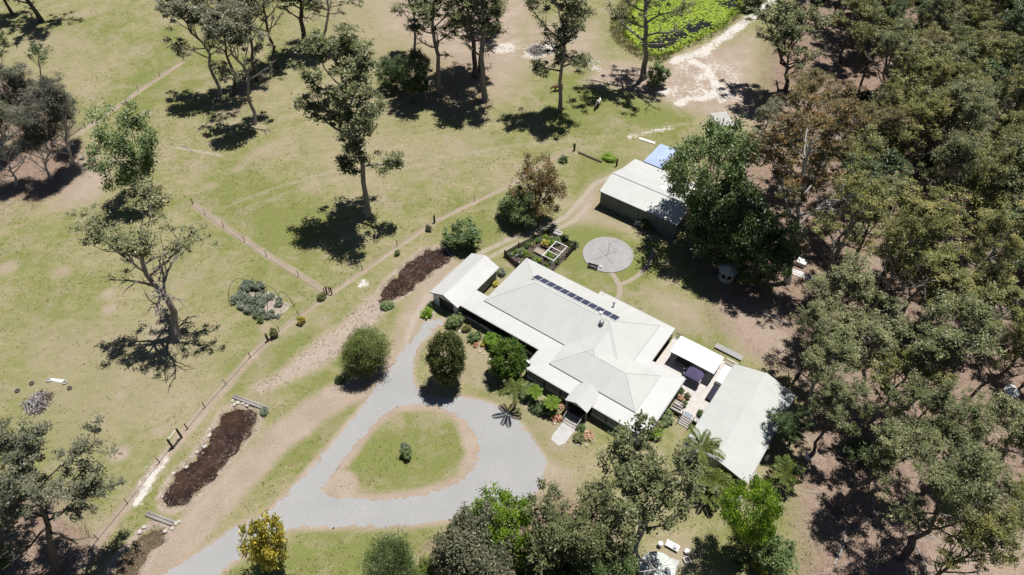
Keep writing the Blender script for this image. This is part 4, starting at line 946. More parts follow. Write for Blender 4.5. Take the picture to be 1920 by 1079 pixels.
wire_fence('wire fence running down beside the hooped bed to the timber gate', [(614, 552), (560, 593), (524, 622), (502, 641), (470, 671), (424, 722), (385, 765), (352, 805)], (), 6)
wire_fence('wire fence below the timber gate towards the leaning tree', [(323, 838), (300, 868), (240, 945), (185, 1012), (140, 1070)], (), 5)
wire_fence('wire fence between the two left paddocks along a worn track', [(362, 383), (385, 402), (420, 427), (500, 481), (560, 519), (609, 551)], (), 5.0)
wire_fence('wire fence on the far track below the leaning gum pair', [(345, 113), (300, 144), (260, 171), (205, 210), (160, 240)], (), 5.0)
# heavy posts, timber gate, strainers
def post(label, px, py, h=1.35, r=.14):
    o = thing('fence_post', label, 'post', P(px, py)); MB().lathe([(r, -.1), (r*.95, h*.5), (r*.9, h), (r*.5, h+.03)], 9).build('trunk', M['timber_dark'], o, True); return o
post('dark round corner post at the end of the log wall', 1077, 283, 1.5, .16); post('dark round gatepost beside the shed roof', 1156, 312, 1.6, .16)
post('dark round post on the fence above the swale pond', 815, 418, 1.5, .16); post('dark round post on the fence below the hooped bed', 503, 640, 1.5, .16)
gt = thing('timber_gate', 'dark timber gate frame with thin white top rail on the lower fence', 'gate', P(334, 830)); q0, q1 = P(325, 841)-P(334, 830), P(341, 821)-P(334, 830)
for q in (q0, q1): MB().tube([q+Vector((0, 0, -.1)), q+Vector((0, 0, 2.0))], .13, 8).build('post', M['timber_dark'], gt)
MB().tube([q0+Vector((0, 0, 1.95)), q1+Vector((0, 0, 1.95))], .05, 6).build('top_rail', M['white_paint'], gt); MB().tube([q0+Vector((0, 0, .12)), q1+Vector((0, 0, .12))], .08, 6).build('bottom_rail', M['timber_dark'], gt)
st_ = thing('strainer_post', 'dark double strainer post where three wire fences meet', 'post', P(617, 551)); 
for d in ((-.35, .1), (.45, -.15)): MB().tube([(d[0], d[1], -.1), (d[0], d[1], 1.45)], .10, 8).build('post', M['timber_dark'], st_)
MB().tube([(-.35, .1, 1.2), (.45, -.15, 1.2)], .06, 6).build('rail', M['timber_dark'], st_); MB().tube([(-.35, .1, .1), (.45, -.15, 1.15)], .02, 5).build('stay', M['wire'], st_)
lw = thing('log_wall', 'low dark log edging running from the corner post', 'log wall', P(1085, 287)); b0 = P(1085, 287)
q = W([(1085, 287), (1108, 297), (1128, 305)]); 
for i in range(2): MB().tube([q[i]-b0+Vector((0, 0, .1)), q[i+1]-b0+Vector((0, 0, .1))], .2, 8).build('log', M['timber_brown'], lw)
# ------------------------------------------------------------------ timber weirs with stones
def weir(label, a, b2, rocks):
    A, B = P(*a), P(*b2); o = thing('log_weir', label, 'weir', A); d = (B-A).normalized(); nn = Vector((-d.y, d.x, 0))
    for s, z, r_ in ((.0, .08, .2), (.36, .02, .17)): MB().tube([nn*s+Vector((0, 0, z)), B-A+nn*s+Vector((0, 0, z))], [r_, r_*.9], 8).build('log', M['log'], o, True)
    return o
rock_meshes = []
for k in range(4):
    bm = bmesh.new(); bmesh.ops.create_icosphere(bm, subdivisions=2, radius=1.0); rr = random.Random(40+k)
    ax = [Vector((rr.gauss(0, 1), rr.gauss(0, 1), rr.gauss(0, 1))).normalized() for _ in range(6)]
    for v in bm.verts:
        s = 1.0
        for a in ax: s -= .16*max(0, v.co.dot(a)-.45)*2
        v.co *= s; v.co.z *= .7
    me = bpy.data.meshes.new('rock'); bm.to_mesh(me); bm.free(); me.materials.append(M['rock']); rock_meshes.append(me)
def rock(label, px, py, r_, group=None, z=0.0, mat=None):
    o = inst('rock', rock_meshes[rnd.randrange(4)], None, P(px, py)+Vector((0, 0, z+r_*.3)), (0, 0, rnd.uniform(0, 6)), (r_*rnd.uniform(.8, 1.3), r_, r_*.8), mat); tag(o, label, 'rock', group); return o
weir('grey log weir across the lower end of the brown swale pool', (274, 966), (324, 985), 3); weir('pale log weir at the upper end of the brown swale pool', (437, 746), (502, 770), 3)
for px, py in ((329, 983), (336, 979), (322, 992), (310, 998), (270, 990), (262, 998)): rock('pale stone at the end of the grey log weir', px, py, .28, 'stones at the grey weir')
for px, py in ((436, 752), (446, 756), (455, 758), (463, 762), (440, 760)): rock('pale stone beside the upper pale log weir', px, py, .26, 'stones at the pale weir')
for px, py in ((393, 815), (381, 838), (370, 850), (383, 845), (352, 872), (303, 925), (325, 886), (398, 806)): rock('pale stone on the bank of the brown swale pool', px+rnd.gauss(0, 4), py+rnd.gauss(0, 3), rnd.uniform(.12, .32), 'stones on the swale bank', -.1)
# ------------------------------------------------------------------ hooped bed in the paddock
hoops = thing('netting_frame', 'row of bent dark poly pipe hoops over the paddock garden bed', 'netting frame', P(490, 560)); b0 = P(490, 560)
for a, b2, h_ in (((429, 567), (466, 533), 2.6), ((352+78, 580), (470, 548), .0), ((471, 536), (494, 545), 1.9), ((500, 548), (524, 560), 1.9), ((523, 557), (553, 576), 2.0), ((452, 582), (481, 592), .0)):
    if h_ <= 0: continue
    A, B = P(*a)-b0, P(*b2)-b0; q = []
    for k in range(11):
        s = k/10; q.append(A.lerp(B, s)+Vector((0, 0, -.05+h_*math.sin(math.pi*s)**.55)))
    MB().tube(q, .035, 6).build('hoop', M['timber_black'], hoops, True)
for a, b2 in (((480, 592), (484, 560)), ((505, 598), (505, 565))):
    A, B = P(*a)-b0, P(*b2)-b0; MB().tube([A, A.lerp(B, .2)+Vector((0, 0, .9)), B+Vector((0, 0, 1.3))], .03, 6).build('hoop', M['timber_black'], hoops, True)
pb = W([(436, 566), (462, 535), (500, 545), (545, 575), (520, 598), (500, 600), (470, 588)])
sheet('garden_bed', [resample(pb, .3, True, .12, rj)], .02, M['stony'])
# ------------------------------------------------------------------ tyres, boards and heaps
tyre_me = None
def tyre(px, py, mat, lab, r_=.34, group=None):
    o = thing('tyre', lab, 'tyre', P(px, py), rnd.random(), group); mb = MB(); n = 18; prof = [(r_*.55, .02), (r_*.85, -.01), (r_, .05), (r_, .17), (r_*.85, .22), (r_*.55, .2)]; vs = []; fs = []
    for k in range(n):
        for (q, z) in prof: vs.append((q*math.cos(6.2832*k/n), q*math.sin(6.2832*k/n), z))
    m_ = len(prof)
    for k in range(n):
        for j in range(m_): fs.append((k*m_+j, ((k+1) % n)*m_+j, ((k+1) % n)*m_+(j+1) % m_, k*m_+(j+1) % m_))
    mb.add(vs, fs).build('tread', mat, o, True); return o
tyre(92, 714, M['tyre_pale'], 'dusty pale tyre at the end of the white board'); tyre(122, 718, M['tyre_pale'], 'dusty tyre between the white board and a dark tyre')
for px, py in ((60, 720), (131, 729), (33, 734)): tyre(px, py, M['rubber'], 'small dark tyre lying alone in the paddock', .3, 'dark tyres in the paddock')
wb = thing('white_board', 'bleached white board lying between two tyres', 'board', P(107, 714), R(-8)); MB().box(-1.0, 1.0, -.18, .18, -.01, .12).build('plank', M['white_paint'], wb); MB().box(-.3, .9, -.32, -.19, -.01, .08).build('plank', M['concrete_pale'], wb)
def brush(label, px, py, r_, hgt, n, seed, mats=('deadwood', 'timber_brown')):
    rr = random.Random(seed); o = thing('brush_heap', label, 'brush heap', P(px, py))
    for mi, mt in enumerate(mats):
        mb = MB()
        for _ in range(n):
            a = rr.uniform(0, 6.283); q = r_*math.sqrt(rr.random())*.75; L = rr.uniform(.4, 1.0)*r_; c = Vector((q*math.cos(a), q*math.sin(a), max(.05, hgt*(1-(q/r_)**2)*rr.random())))
            d = Vector((rr.gauss(0, 1), rr.gauss(0, 1), rr.gauss(0, .22))).normalized()*L/2
            p0, p1 = c-d, c+d; p0.z = max(-.03, p0.z); p1.z = max(-.03, p1.z); mb.tube([p0, c+Vector((0, 0, rr.uniform(0, .15))), p1], [rr.uniform(.02, .06), .03, .012], 4, False)
        mb.build('branches', M[mt], o, fix=False)
    return o
brush('grey heap of cut branches near the tyres', 72, 757, 2.0, .8, 110, 3); brush('grey brush heap on white sand by the cattle', 1006, 97, 2.3, 1.1, 90, 4)
# old burnt stumps, boards
o = thing('white_plank', 'long white board lying on grass above the blue canopy', 'board', P(1213, 265), R(-30)); MB().box(-1.5, 1.5, -.28, .28, -.01, .14).build('plank', M['white_paint'], o)
br_ = thing('timber_bridge', 'pale plank bridge at the end of the sandy track', 'bridge', P(1355, 226), R(12))
for k in range(9): MB().box(-1.55, 1.55, -2.3+k*.51, -1.84+k*.51, .14, .22).build('plank', M['concrete_pale'], br_)
for x in (-1.3, 1.2): MB().box(x, x+.15, -2.3, 2.25, -.05, .139).build('bearer', M['timber_brown'], br_)
o = hthing('concrete_ramp', 'long pale concrete trough lying beside the deck', 'trough', *toUV(P(1366, 662))); 
MB().box(-1.9, 1.9, -.42, .42, .16, .30).build('slab', M['concrete'], o); MB().box(-1.7, -1.4, -.3, .3, -.03, .16).build('block', M['concrete'], o); MB().box(1.4, 1.7, -.3, .3, -.03, .16).build('block', M['concrete'], o)
o = thing('white_crate', 'square white box standing behind the big pale trunk', 'box', P(1501, 497), HA); MB().box(-.6, .6, -.5, .5, -.02, .75).build('case', M['concrete_pale'], o); MB().box(-.66, .66, -.56, .56, .75, .83).build('lid', M['plastic_white'], o)
o = thing('timber_stack', 'stack of long pale boards beside the big trunk', 'timber stack', P(1505, 517), HA+R(6))
for k in range(5): MB().box(-2.1+.2*(k % 2), 2.1-.15*k, -.5+k*.21, -.32+k*.21, -.01, .10+.05*(k % 3)).build('board', M['timber_deck' if k % 2 else 'white_paint'], o)
# ------------------------------------------------------------------ water tank at the bottom edge
tk = thing('water_tank', 'round pale green water tank with ribbed conical lid', 'water tank', P(1233, 1066, 2.0)-Vector((0, 0, 2.0)))
MB().lathe([(1.78, -.05), (1.78, 1.8), (1.75, 1.82)], 40).build('wall', M['tank'], tk)
for k in range(20):
    a0, a1 = R(18*k), R(18*k+17.6); MB().slab([(1.86*math.cos(a0), 1.86*math.sin(a0), 1.80), (1.86*math.cos(a1), 1.86*math.sin(a1), 1.80), (.22*math.cos(a1), .22*math.sin(a1), 2.25), (.22*math.cos(a0), .22*math.sin(a0), 2.25)], .03).build('lid_panel', M['tank'], tk)
    MB().tube([(1.86*math.cos(a0), 1.86*math.sin(a0), 1.82), (.22*math.cos(a0), .22*math.sin(a0), 2.27)], .018, 4).build('rib', M['fascia'], tk)
MB().lathe([(.26, 2.2), (.26, 2.36), (.2, 2.4), (.02, 2.41)], 14).build('cap', M['plastic_white'], tk, True)
o = MB().lathe([(.28, 0), (.28, .08), (.02, .09)], 12).build('hatch', M['plastic_white'], tk); o.location = (1.15, -.35, 1.97); o.rotation_euler = (R(8), R(20), 0)
sheet('path', [W([(1258, 1046), (1274, 1052), (1266, 1072), (1250, 1075)])], .02, M['concrete_pale'])
o = thing('garden_table', 'low cream board table with a white box on its end', 'table', P(1260, 1026), HA+R(4)); MB().box(-.72, .72, -.36, .36, .34, .42).build('tabletop', M['white_paint'], o)
for x in (-.6, .6): MB().box(x-.06, x+.06, -.30, .30, -.02, .34).build('leg', M['concrete'], o)
o = thing('white_box', 'small white box sitting on the cream board table', 'box', P(1266, 1027, .42), HA+R(10)); MB().box(-.18, .18, -.16, .16, 0, .2).build('case', M['plastic_white'], o); MB().box(-.2, .2, -.18, .18, .2, .24).build('lid', M['concrete_pale'], o)
def pot(label, loc, r_, h_, mat, group=None, rot=0):
    o = thing('plant_pot', label, 'pot', loc, rot, group); MB().lathe([(r_*.7, -.01), (r_, h_), (r_*.84, h_), (r_*.78, h_*.8), (.01, h_*.78)], 14).build('pot', M[mat], o, True); return o
pot('round white empty pot beside the cream table', P(1287, 1036), .30, .40, 'plastic_white')
o = thing('square_pot', 'square white empty pot below the round one', 'pot', P(1287, 1052), .3)
for a in ((-.32, .32, -.3, -.25), (-.32, .32, .25, .3), (-.32, -.27, -.25, .25), (.27, .32, -.25, .25)): MB().box(*a, -.01, .42).build('side', M['plastic_white'], o)
MB().box(-.27, .27, -.25, .25, 0, .2).build('soil', M['soil'], o)
o = thing('bird_bath', 'white bird bath beside the tank', 'bird bath', P(1237, 1024)); MB().lathe([(.2, -.02), (.08, .1), (.08, .6), (.27, .72), (.25, .74), (.02, .68)], 14).build('bowl', M['plastic_white'], o, True)
o = thing('pink_hutch', 'small hutch with faded pink lid at the foot of the trees', 'hutch', P(986, 1075), .05); MB().box(-.45, .45, -.4, .4, -.02, .9).build('case', M['timber_dark'], o); MB().box(-.5, .5, -.45, .45, .9, .97).build('lid', M['pink'], o)
# deck clutter
dz = .63
def dk(px, py): 
    q = P(px, py, dz); return q
pots_ = [(1277, 738, .2, .3, 'gutter_dark', 'black pot on the deck against the homestead wall'), (1276, 750, .22, .3, 'terracotta', 'terracotta pot on the deck boards'), (1288, 747, .2, .28, 'timber_brown', 'brown pot standing out on the open deck'), (1281, 761, .2, .28, 'timber_dark', 'dark pot near the deck railing corner'), (1311, 779, .18, .28, 'gutter_dark', 'black pot beside the studio end of the deck')]
POTS = [pot(l, dk(x, y), r_, h_, mt) for x, y, r_, h_, mt, l in pots_]
o = thing('door_mat', 'grey door mat at the head of the deck steps', 'mat', dk(1290, 779)+Vector((0, 0, .005)), HA); MB().box(-.5, .5, -.3, .3, 0, .02).build('pile', M['wall_grey'], o); MB().box(-.53, .53, -.33, .33, 0, .008).build('edge', M['gutter_dark'], o)
o = thing('plant_stand', 'tiered grey timber plant stand at the corner of the deck', 'plant stand', UV(28.5, 8.4, dz), HA)
for k in range(3): MB().box(-.6, .6, -.35+k*.25, -.15+k*.25, .2+.22*k, .24+.22*k).build('shelf', M['timber_grey'], o)
for x in (-.58, .54): MB().box(x, x+.04, -.35, .35, 0, .68).build('leg', M['timber_grey'], o)
o = thing('day_bed', 'dark navy cushioned day bed on the deck against the studio', 'day bed', UV(31.25, 4.3, dz), HA); MB().box(-.5, .5, -1.2, 1.2, .18, .42).build('cushion', M['navy'], o)
for x in (-.45, .4):
    for y in (-1.1, 1.05): MB().box(x, x+.06, y, y+.06, 0, .18).build('leg', M['steel_dark'], o)
o = thing('white_table', 'long white slatted table on the deck against the studio', 'table', UV(31.2, 1.1, dz), HA)
for k in range(6): MB().box(-.55, .55, -1.5+k*.5, -1.05+k*.5, .66, .70).build('slat', M['plastic_white'], o)
for x in (-.5, .45):
    for y in (-1.4, 1.3): MB().box(x, x+.05, y, y+.05, 0, .66).build('leg', M['plastic_white'], o)
o = thing('outdoor_table', 'dark dining table under the white patio roof', 'table', UV(26.2, 2.2, dz), HA); MB().box(-1.1, 1.1, -.5, .5, .70, .75).build('tabletop', M['timber_black'], o)
for x in (-1.0, .94):
    for y in (-.45, .39): MB().box(x, x+.06, y, y+.06, 0, .70).build('leg', M['timber_black'], o)
o = thing('deck_chair', 'metal framed chair at the open edge of the patio roof', 'chair', dk(1283, 702), HA+.5); MB().box(-.25, .25, -.25, .25, .42, .46).build('seat', M['steel_dark'], o); MB().box(-.25, .25, .22, .26, .5, .95).build('backrest', M['steel'], o)
for x in (-.23, .2):
    for y in (-.23, .2): MB().box(x, x+.03, y, y+.03, 0, .42).build('leg', M['steel'], o)
# behind the studio
o = thing('gas_bottle', 'white rounded gas bottle against the far studio wall', 'gas bottle', P(1436, 862)); MB().lathe([(.2, -.02), (.22, .05), (.22, .95), (.14, 1.1), (.05, 1.14)], 14).build('tank', M['plastic_white'], o, True); MB().tube([(0, 0, 1.1), (0, 0, 1.25)], .04, 8).build('valve', M['steel'], o)
o = thing('garden_trolley', 'loaded garden trolley with white tub in the shade behind the studio', 'trolley', P(1492, 892), R(65)); MB().box(-1.0, 1.0, -.42, .42, .35, .42).build('tray', M['steel'], o); MB().box(.15, .95, -.35, .35, .42, .8).build('tub', M['plastic_white'], o); MB().box(-.9, .0, -.35, .3, .42, .62).build('load', M['rust'], o)
for x in (-.7, .7):
    for y in (-.5, .44): ob = MB().lathe([(.2, 0), (.2, .06)], 12).build('wheel', M['rubber'], o); ob.location = (x, y+.06, .2); ob.rotation_euler = (R(90), 0, 0)
o = thing('plastic_chair', 'white plastic chair standing in the leaf litter behind the studio', 'chair', P(1512, 862), R(20)); MB().box(-.25, .25, -.25, .25, .40, .45).build('seat', M['plastic_white'], o); MB().box(-.25, .25, .22, .27, .45, .9).build('backrest', M['plastic_white'], o)
for x in (-.24, .19):
    for y in (-.24, .19): MB().box(x, x+.05, y, y+.05, 0, .40).build('leg', M['plastic_white'], o)
for px, py, lab in ((1895, 738, 'pale tarpaulin heap half hidden in forest near the bare patch'), (1855, 495, 'white tarpaulin heap deep in the olive forest')):
    o = inst('tarpaulin', rock_meshes[1], None, P(px, py)+Vector((0, 0, .3)), (0, 0, 1), (1.3, 1.0, .8), M['plastic_white']); tag(o, lab, 'tarpaulin')
# ------------------------------------------------------------------ trees
def tubes_np(segs, n=5):
    """segs: list of (points list, radii list) -> verts, quads"""
    V_, Q_ = [], []; base = 0
    ang = np.arange(n)*2*np.pi/n; ca, sa = np.cos(ang)[:, None], np.sin(ang)[:, None]
    for pts, rad in segs:
        p = np.array(pts, float); m_ = len(p)
        d = np.gradient(p, axis=0); d /= np.linalg.norm(d, axis=1)[:, None]+1e-9
        ref = np.where(np.abs(d[:, 2:3]) > .9, np.array([[1., 0, 0]]), np.array([[0, 0, 1.]]))
        a = np.cross(d, ref); a /= np.linalg.norm(a, axis=1)[:, None]+1e-9; b_ = np.cross(d, a)
        r = np.array(rad)[:, None, None]
        ring = p[:, None, :]+r*(a[:, None, :]*ca+b_[:, None, :]*sa)
        V_.append(ring.reshape(-1, 3)); i = np.arange(m_-1)[:, None]*n; k = np.arange(n)[None, :]; k2 = (k+1) % n
        Q_.append(np.stack([i+k, i+k2, i+n+k2, i+n+k], -1).reshape(-1, 4)+base); base += m_*n
    return np.concatenate(V_), np.concatenate(Q_)
def leaves_np(g, cen, rad, per, L, Wd, flat=.7, up=.35, tonebase=None, shell=False):
    """cen (N,3) clump centres, rad (N,) clump radii; returns rhombic leaves with a tone for each clump"""
    N = len(cen); n = N*per
    off = g.normal(0, .5, (n, 3))
    if shell: off /= np.linalg.norm(off, axis=1)[:, None]+1e-6; off *= (.55+.45*g.random(n))[:, None]
    off *= np.repeat(rad, per)[:, None]; off[:, 2] *= flat
    c = np.repeat(cen, per, 0)+off
    nr = g.normal(0, 1, (n, 3)); nr[:, 2] = np.abs(nr[:, 2])+up; nr /= np.linalg.norm(nr, axis=1)[:, None]
    a = np.cross(nr, g.normal(0, 1, (n, 3))); a /= np.linalg.norm(a, axis=1)[:, None]+1e-6; b_ = np.cross(nr, a)
    l = (L*g.uniform(.6, 1.35, n)/2)[:, None]; w = (Wd*g.uniform(.6, 1.35, n)/2)[:, None]
    v = np.stack([c-a*l, c+b_*w, c+a*l, c-b_*w], 1).reshape(-1, 3); q = np.arange(4*n).reshape(-1, 4)
    tb = g.uniform(.1, .9, N) if tonebase is None else tonebase
    tone = np.clip(np.repeat(tb, per)+g.normal(0, .13, n), 0, 1)
    return v, q, np.repeat(tone, 4)
def bend(p0, d, L, k, g, upw=.25, wob=.12):
    p = np.array(p0, float); d = np.array(d, float); pts = [p.copy()]
    for i in range(k):
        d = d+np.array([0, 0, upw/k])+g.normal(0, wob, 3); d /= np.linalg.norm(d); p = p+d*L/k; pts.append(p.copy())
    return pts
def gum(seed, H=20., Rc=5.0, bole=.38, nl=15, per=62, clump=.95, dead=0, fork=False, nsub=6, L=.40, Wd=.17, lean=.35, r0=None, spread=.55, bark='bark', leaf='leaf_gum', top=.93):
    g = np.random.default_rng(seed); r0 = r0 or H*.0165
    k = 9; z = np.linspace(0, H*top*.92, k); wx = np.cumsum(g.normal(0, lean, k)); wy = np.cumsum(g.normal(0, lean, k)); wx -= wx[0]; wy -= wy[0]
    tp = np.stack([wx, wy, z], -1); tp[0, 2] = -.3
    tr = r0*np.linspace(1.0, .28, k)**.9; tr[0] *= 1.35
    segs = [(tp, tr)]; cen = []; rad = []
    def at(t):
        x = t*(k-1); i = min(int(x), k-2); f = x-i; return tp[i]*(1-f)+tp[i+1]*f, tr[i]*(1-f)+tr[i+1]*f
    az = g.uniform(0, 6.28)
    for i in range(nl):
        s = (i+.4*g.random())/nl; t = bole+(1-bole)*s; p, rr = at(min(t, .995)); az += 2.4+g.normal(0, .35)
        prof = .45+.75*math.sin(math.pi*min(1, (s*.82+.12)))**.8; L_ = Rc*prof*g.uniform(.7, 1.12)
        el = spread*g.uniform(.7, 1.2)+.55*s
        d = [math.cos(az)*math.cos(el), math.sin(az)*math.cos(el), math.sin(el)]
        lp = bend(p, d, L_, 5, g, .45, .13); rl = min(rr*.62, r0*.5); segs.append((lp, rl*np.linspace(1, .25, 6)))
        isdead = i < dead
        for j in range(nsub):
            f = .35+.65*(j+.5*g.random())/nsub; x = f*5; ii = min(int(x), 4); q = lp[ii]*(1-(x-ii))+lp[ii+1]*(x-ii)
            dd = np.array(lp[min(ii+1, 5)])-np.array(lp[ii]); dd /= np.linalg.norm(dd)+1e-9; dd = dd+g.normal(0, .75, 3); dd[2] += .25; dd /= np.linalg.norm(dd)
            sl_ = L_*g.uniform(.22, .42); sp = bend(q, dd, sl_, 3, g, .3, .22); segs.append((sp, rl*.4*np.linspace(1, .3, 4)))
            if isdead: 
                for _ in range(2):
                    d2 = g.normal(0, 1, 3); d2 /= np.linalg.norm(d2); s3 = bend(sp[2], d2, sl_*.6, 2, g, .1, .3); segs.append((s3, rl*.24*np.linspace(1, .4, 3)))
                continue
            cen.append(sp[-1]); rad.append(clump*g.uniform(.7, 1.25))
            if g.random() < .75: cen.append(sp[-2]+g.normal(0, .4, 3)); rad.append(clump*g.uniform(.5, .95))
            if g.random() < .5:
                d2 = g.normal(0, 1, 3); d2[2] = abs(d2[2])*.4; d2 /= np.linalg.norm(d2); s3 = bend(sp[1], d2, sl_*.7, 2, g, .3, .2); segs.append((s3, rl*.24*np.linspace(1, .4, 3))); cen.append(s3[-1]); rad.append(clump*g.uniform(.55, 1.0))
        if not isdead: cen.append(lp[-1]); rad.append(clump*g.uniform(.8, 1.2))
    cen = np.array(cen); rad = np.array(rad)
    v, q = tubes_np(segs, 6); trunk = np_mesh('trunk', v, q, M[bark], smooth=True)
    v, q, t_ = leaves_np(g, cen, rad, per, L, Wd, .5, .9)
    crown = np_mesh('crown', v, q, M[leaf], {'tone': ('FLOAT', t_)})
    return dict(trunk=trunk, crown=crown, H=H, R=Rc)
def broad(seed, H=9., Rc=4.5, bole=.12, per=90, nc=150, clump=1.0, L=.42, Wd=.24, leaf='leaf_mid', bark='bark_dark', squash=1.0, lump=.25, core=True):
    """dense round crowned tree or shrub: clumps on a lumpy ellipsoid round a forked trunk"""
    g = np.random.default_rng(seed); zc = H*(bole+(1-bole)*.5); rz = H*(1-bole)*.5
    u = g.normal(0, 1, (nc, 3)); u /= np.linalg.norm(u, axis=1)[:, None]
    lumps = g.normal(0, 1, (7, 3)); lumps /= np.linalg.norm(lumps, axis=1)[:, None]
    s = 1-lump+lump*1.6*np.max(np.clip(u@lumps.T, 0, 1)**3, axis=1)
    rr = g.uniform(.55, 1.0, nc)**.6*s
    cen = u*rr[:, None]*np.array([Rc-clump*.4, Rc-clump*.4, rz-clump*.3]); cen[:, 2] += zc; cen[:, 2] = np.maximum(cen[:, 2], .25)
    segs = []; k = 5
    for i in range(5):
        a = i*1.2566+g.normal(0, .2); e = [math.cos(a)*Rc*.5, math.sin(a)*Rc*.5, zc+rz*.25]
        p = [np.array([0, 0, -.2])+(np.array(e)-np.array([0, 0, -.2]))*t*np.array([t**.5, t**.5, 1])+g.normal(0, .05*Rc, 3)*(0 < t < 1) for t in np.linspace(0, 1, k)]; segs.append((p, H*.014*np.linspace(1.2, .3, k)))
    for i in range(0, nc, 4): p0 = np.array([0, 0, zc*.8])+(cen[i]-np.array([0, 0, zc*.8]))*.3; segs.append(([p0, (p0+cen[i])/2+g.normal(0, .1, 3), cen[i]], H*.005*np.array([1, .7, .3])))
    v, q = tubes_np(segs, 5); trunk = np_mesh('trunk', v, q, M[bark], smooth=True)
    v, q, t_ = leaves_np(g, cen, np.full(nc, clump)*g.uniform(.7, 1.2, nc), per, L, Wd, .7, .9)
    crown = np_mesh('crown', v, q, M[leaf], {'tone': ('FLOAT', t_)})
    return dict(trunk=trunk, crown=crown, H=H, R=Rc)
TV = {}
for i in range(6): TV['g%d' % i] = gum(100+i, 20, 5.2+.4*(i % 3), .36+.05*(i % 4), 13+i % 3, 46, .66, dead=2+i % 3, nsub=8, L=.34, Wd=.14)
for i in range(4): TV['f%d' % i] = gum(140+i, 20, 5.6, .36+.04*i, 15, 46, .64, dead=4, nsub=9, spread=.5, leaf='leaf_olive', L=.31, Wd=.13)
TV['lone'] = gum(121, 30, 6.0, .31, 22, 54, .78, nsub=7, r0=.42, spread=.45, lean=.3)
TV['ghost'] = gum(161, 26, 8.0, .40, 15, 46, .8, dead=5, nsub=7, r0=.58, spread=.35, lean=.5, bark='bark')
TV['big'] = gum(163, 27, 8.0, .42, 16, 60, .78, dead=3, nsub=8, r0=.5, spread=.45, bark='bark_pale', leaf='leaf_rust')
TV['pond'] = gum(181, 27, 8.0, .30, 17, 56, .76, dead=4, nsub=7, r0=.55, spread=.45)
TV['pair'] = gum(165, 20, 5.6, .40, 15, 50, .66, dead=3, nsub=6, r0=.3, lean=.55)
TV['tall'] = gum(167, 28, 5.2, .38, 16, 56, .78, dead=3, nsub=7, r0=.42, lean=.28, bark='bark')
TV['cas0'] = gum(171, 14, 5.0, .15, 22, 62, .85, dead=10, nsub=7, L=.5, Wd=.075, leaf='leaf_cas', bark='deadwood', r0=.22, spread=.7, lean=.5)
TV['cas1'] = gum(172, 13, 4.6, .12, 21, 66, .85, dead=8, nsub=7, L=.5, Wd=.075, leaf='leaf_cas', bark='deadwood', r0=.2, spread=.7, lean=.5)
TV['low'] = gum(175, 13, 6.5, .2, 17, 44, .72, dead=5, nsub=8, r0=.36, spread=.6, lean=.5, bark='bark')
TV['low2'] = gum(176, 11, 5.5, .15, 16, 52, .75, dead=2, nsub=7, r0=.3, spread=.65, lean=.45, leaf='leaf_grey')
for i in range(2): TV['b%d' % i] = broad(200+i, 10, 5, .1, 110, 210, .80, .30, .17, lump=.45)
for i in range(3): TV['s%d' % i] = broad(210+i, 4, 2.3, .04, 60, 105, .45, .27, .14, lump=.45)
TV['clip'] = broad(220, 5, 2.9, .04, 100, 190, .50, .26, .14, lump=.10)
TV['fine'] = broad(221, 5, 3, .05, 110, 150, .75, .34, .05, lump=.3)
TV['open'] = broad(222, 11, 5.2, .14, 80, 120, .85, .34, .18, lump=.55)
TV['tuft'] = broad(223, 1.2, .7, .02, 40, 34, .22, .26, .07, lump=.4)
for i in range(2): TV['bs%d' % i] = broad(230+i, 1.3, .9, .02, 24, 52, .27, .24, .10, lump=.5)
def plant(var, name, label, cat, base, h, rad, leaf=None, bark=None, rot=None, lean=(0, 0), group=None):
    t_ = TV[var]; s = h/t_['H']; sr = rad/t_['R'] if rad else s
    o = bpy.data.objects.new(name, None); COL.objects.link(o); o.location = base
    rz = rnd.uniform(0, 6.283) if rot is None else rot
    tilt = Matrix.Rotation(lean[0], 4, 'Y') @ Matrix.Rotation(-lean[1], 4, 'X')
    o.rotation_euler = (tilt @ Matrix.Rotation(rz, 4, 'Z')).to_euler(); o.scale = (sr, sr, s)
    tag(o, label, cat, group)
    inst('trunk', t_['trunk'], o, mat=M[bark] if bark else None); inst('crown', t_['crown'], o, mat=M[leaf] if leaf else None); return o
SAMP = {}
def tree_px(var, label, bx, by, tx, ty, rad, leaf=None, bark=None, name='gum_tree', cat='tree', group=None, rot=None):
    """height and lean are solved so that the crown's own outline tops out at ty and is centred on tx in the photo"""
    t_ = TV[var]; b_ = P(bx, by); rz = rnd.uniform(0, 6.283) if rot is None else rot; sr = rad/t_['R']
    if var not in SAMP:
        n = len(t_['crown'].vertices); a = np.empty(n*3, np.float32); t_['crown'].vertices.foreach_get('co', a); SAMP[var] = a.reshape(-1, 3)[::max(1, n//900)].astype(float)
    c, s_ = math.cos(rz), math.sin(rz); S = SAMP[var]; X = (S[:, 0]*c-S[:, 1]*s_)*sr; Y = (S[:, 0]*s_+S[:, 1]*c)*sr
    def proj(h, k):
        z = S[:, 2]*h/t_['H']; x = b_.x+X+k*z; y = b_.y+Y; dz = z-CAMH; fw = y*_cp-dz*_sp
        return 960+FPX*x/fw, 539.5-FPX*(y*_sp+dz*_cp)/fw
    lo, hi = 0.8, 45.0
    for _ in range(22):
        m_ = (lo+hi)/2
        if np.percentile(proj(m_, 0)[1], 2) > ty: lo = m_
        else: hi = m_
    h = max(lo, .9*rad); ka, kb = -.22, .22
    for _ in range(18):
        m_ = (ka+kb)/2
        if np.median(proj(h, m_)[0]) < tx: ka = m_
        else: kb = m_
    return plant(var, name, label, cat, b_, h, rad, leaf, bark, rz, (math.atan(ka), 0), group)
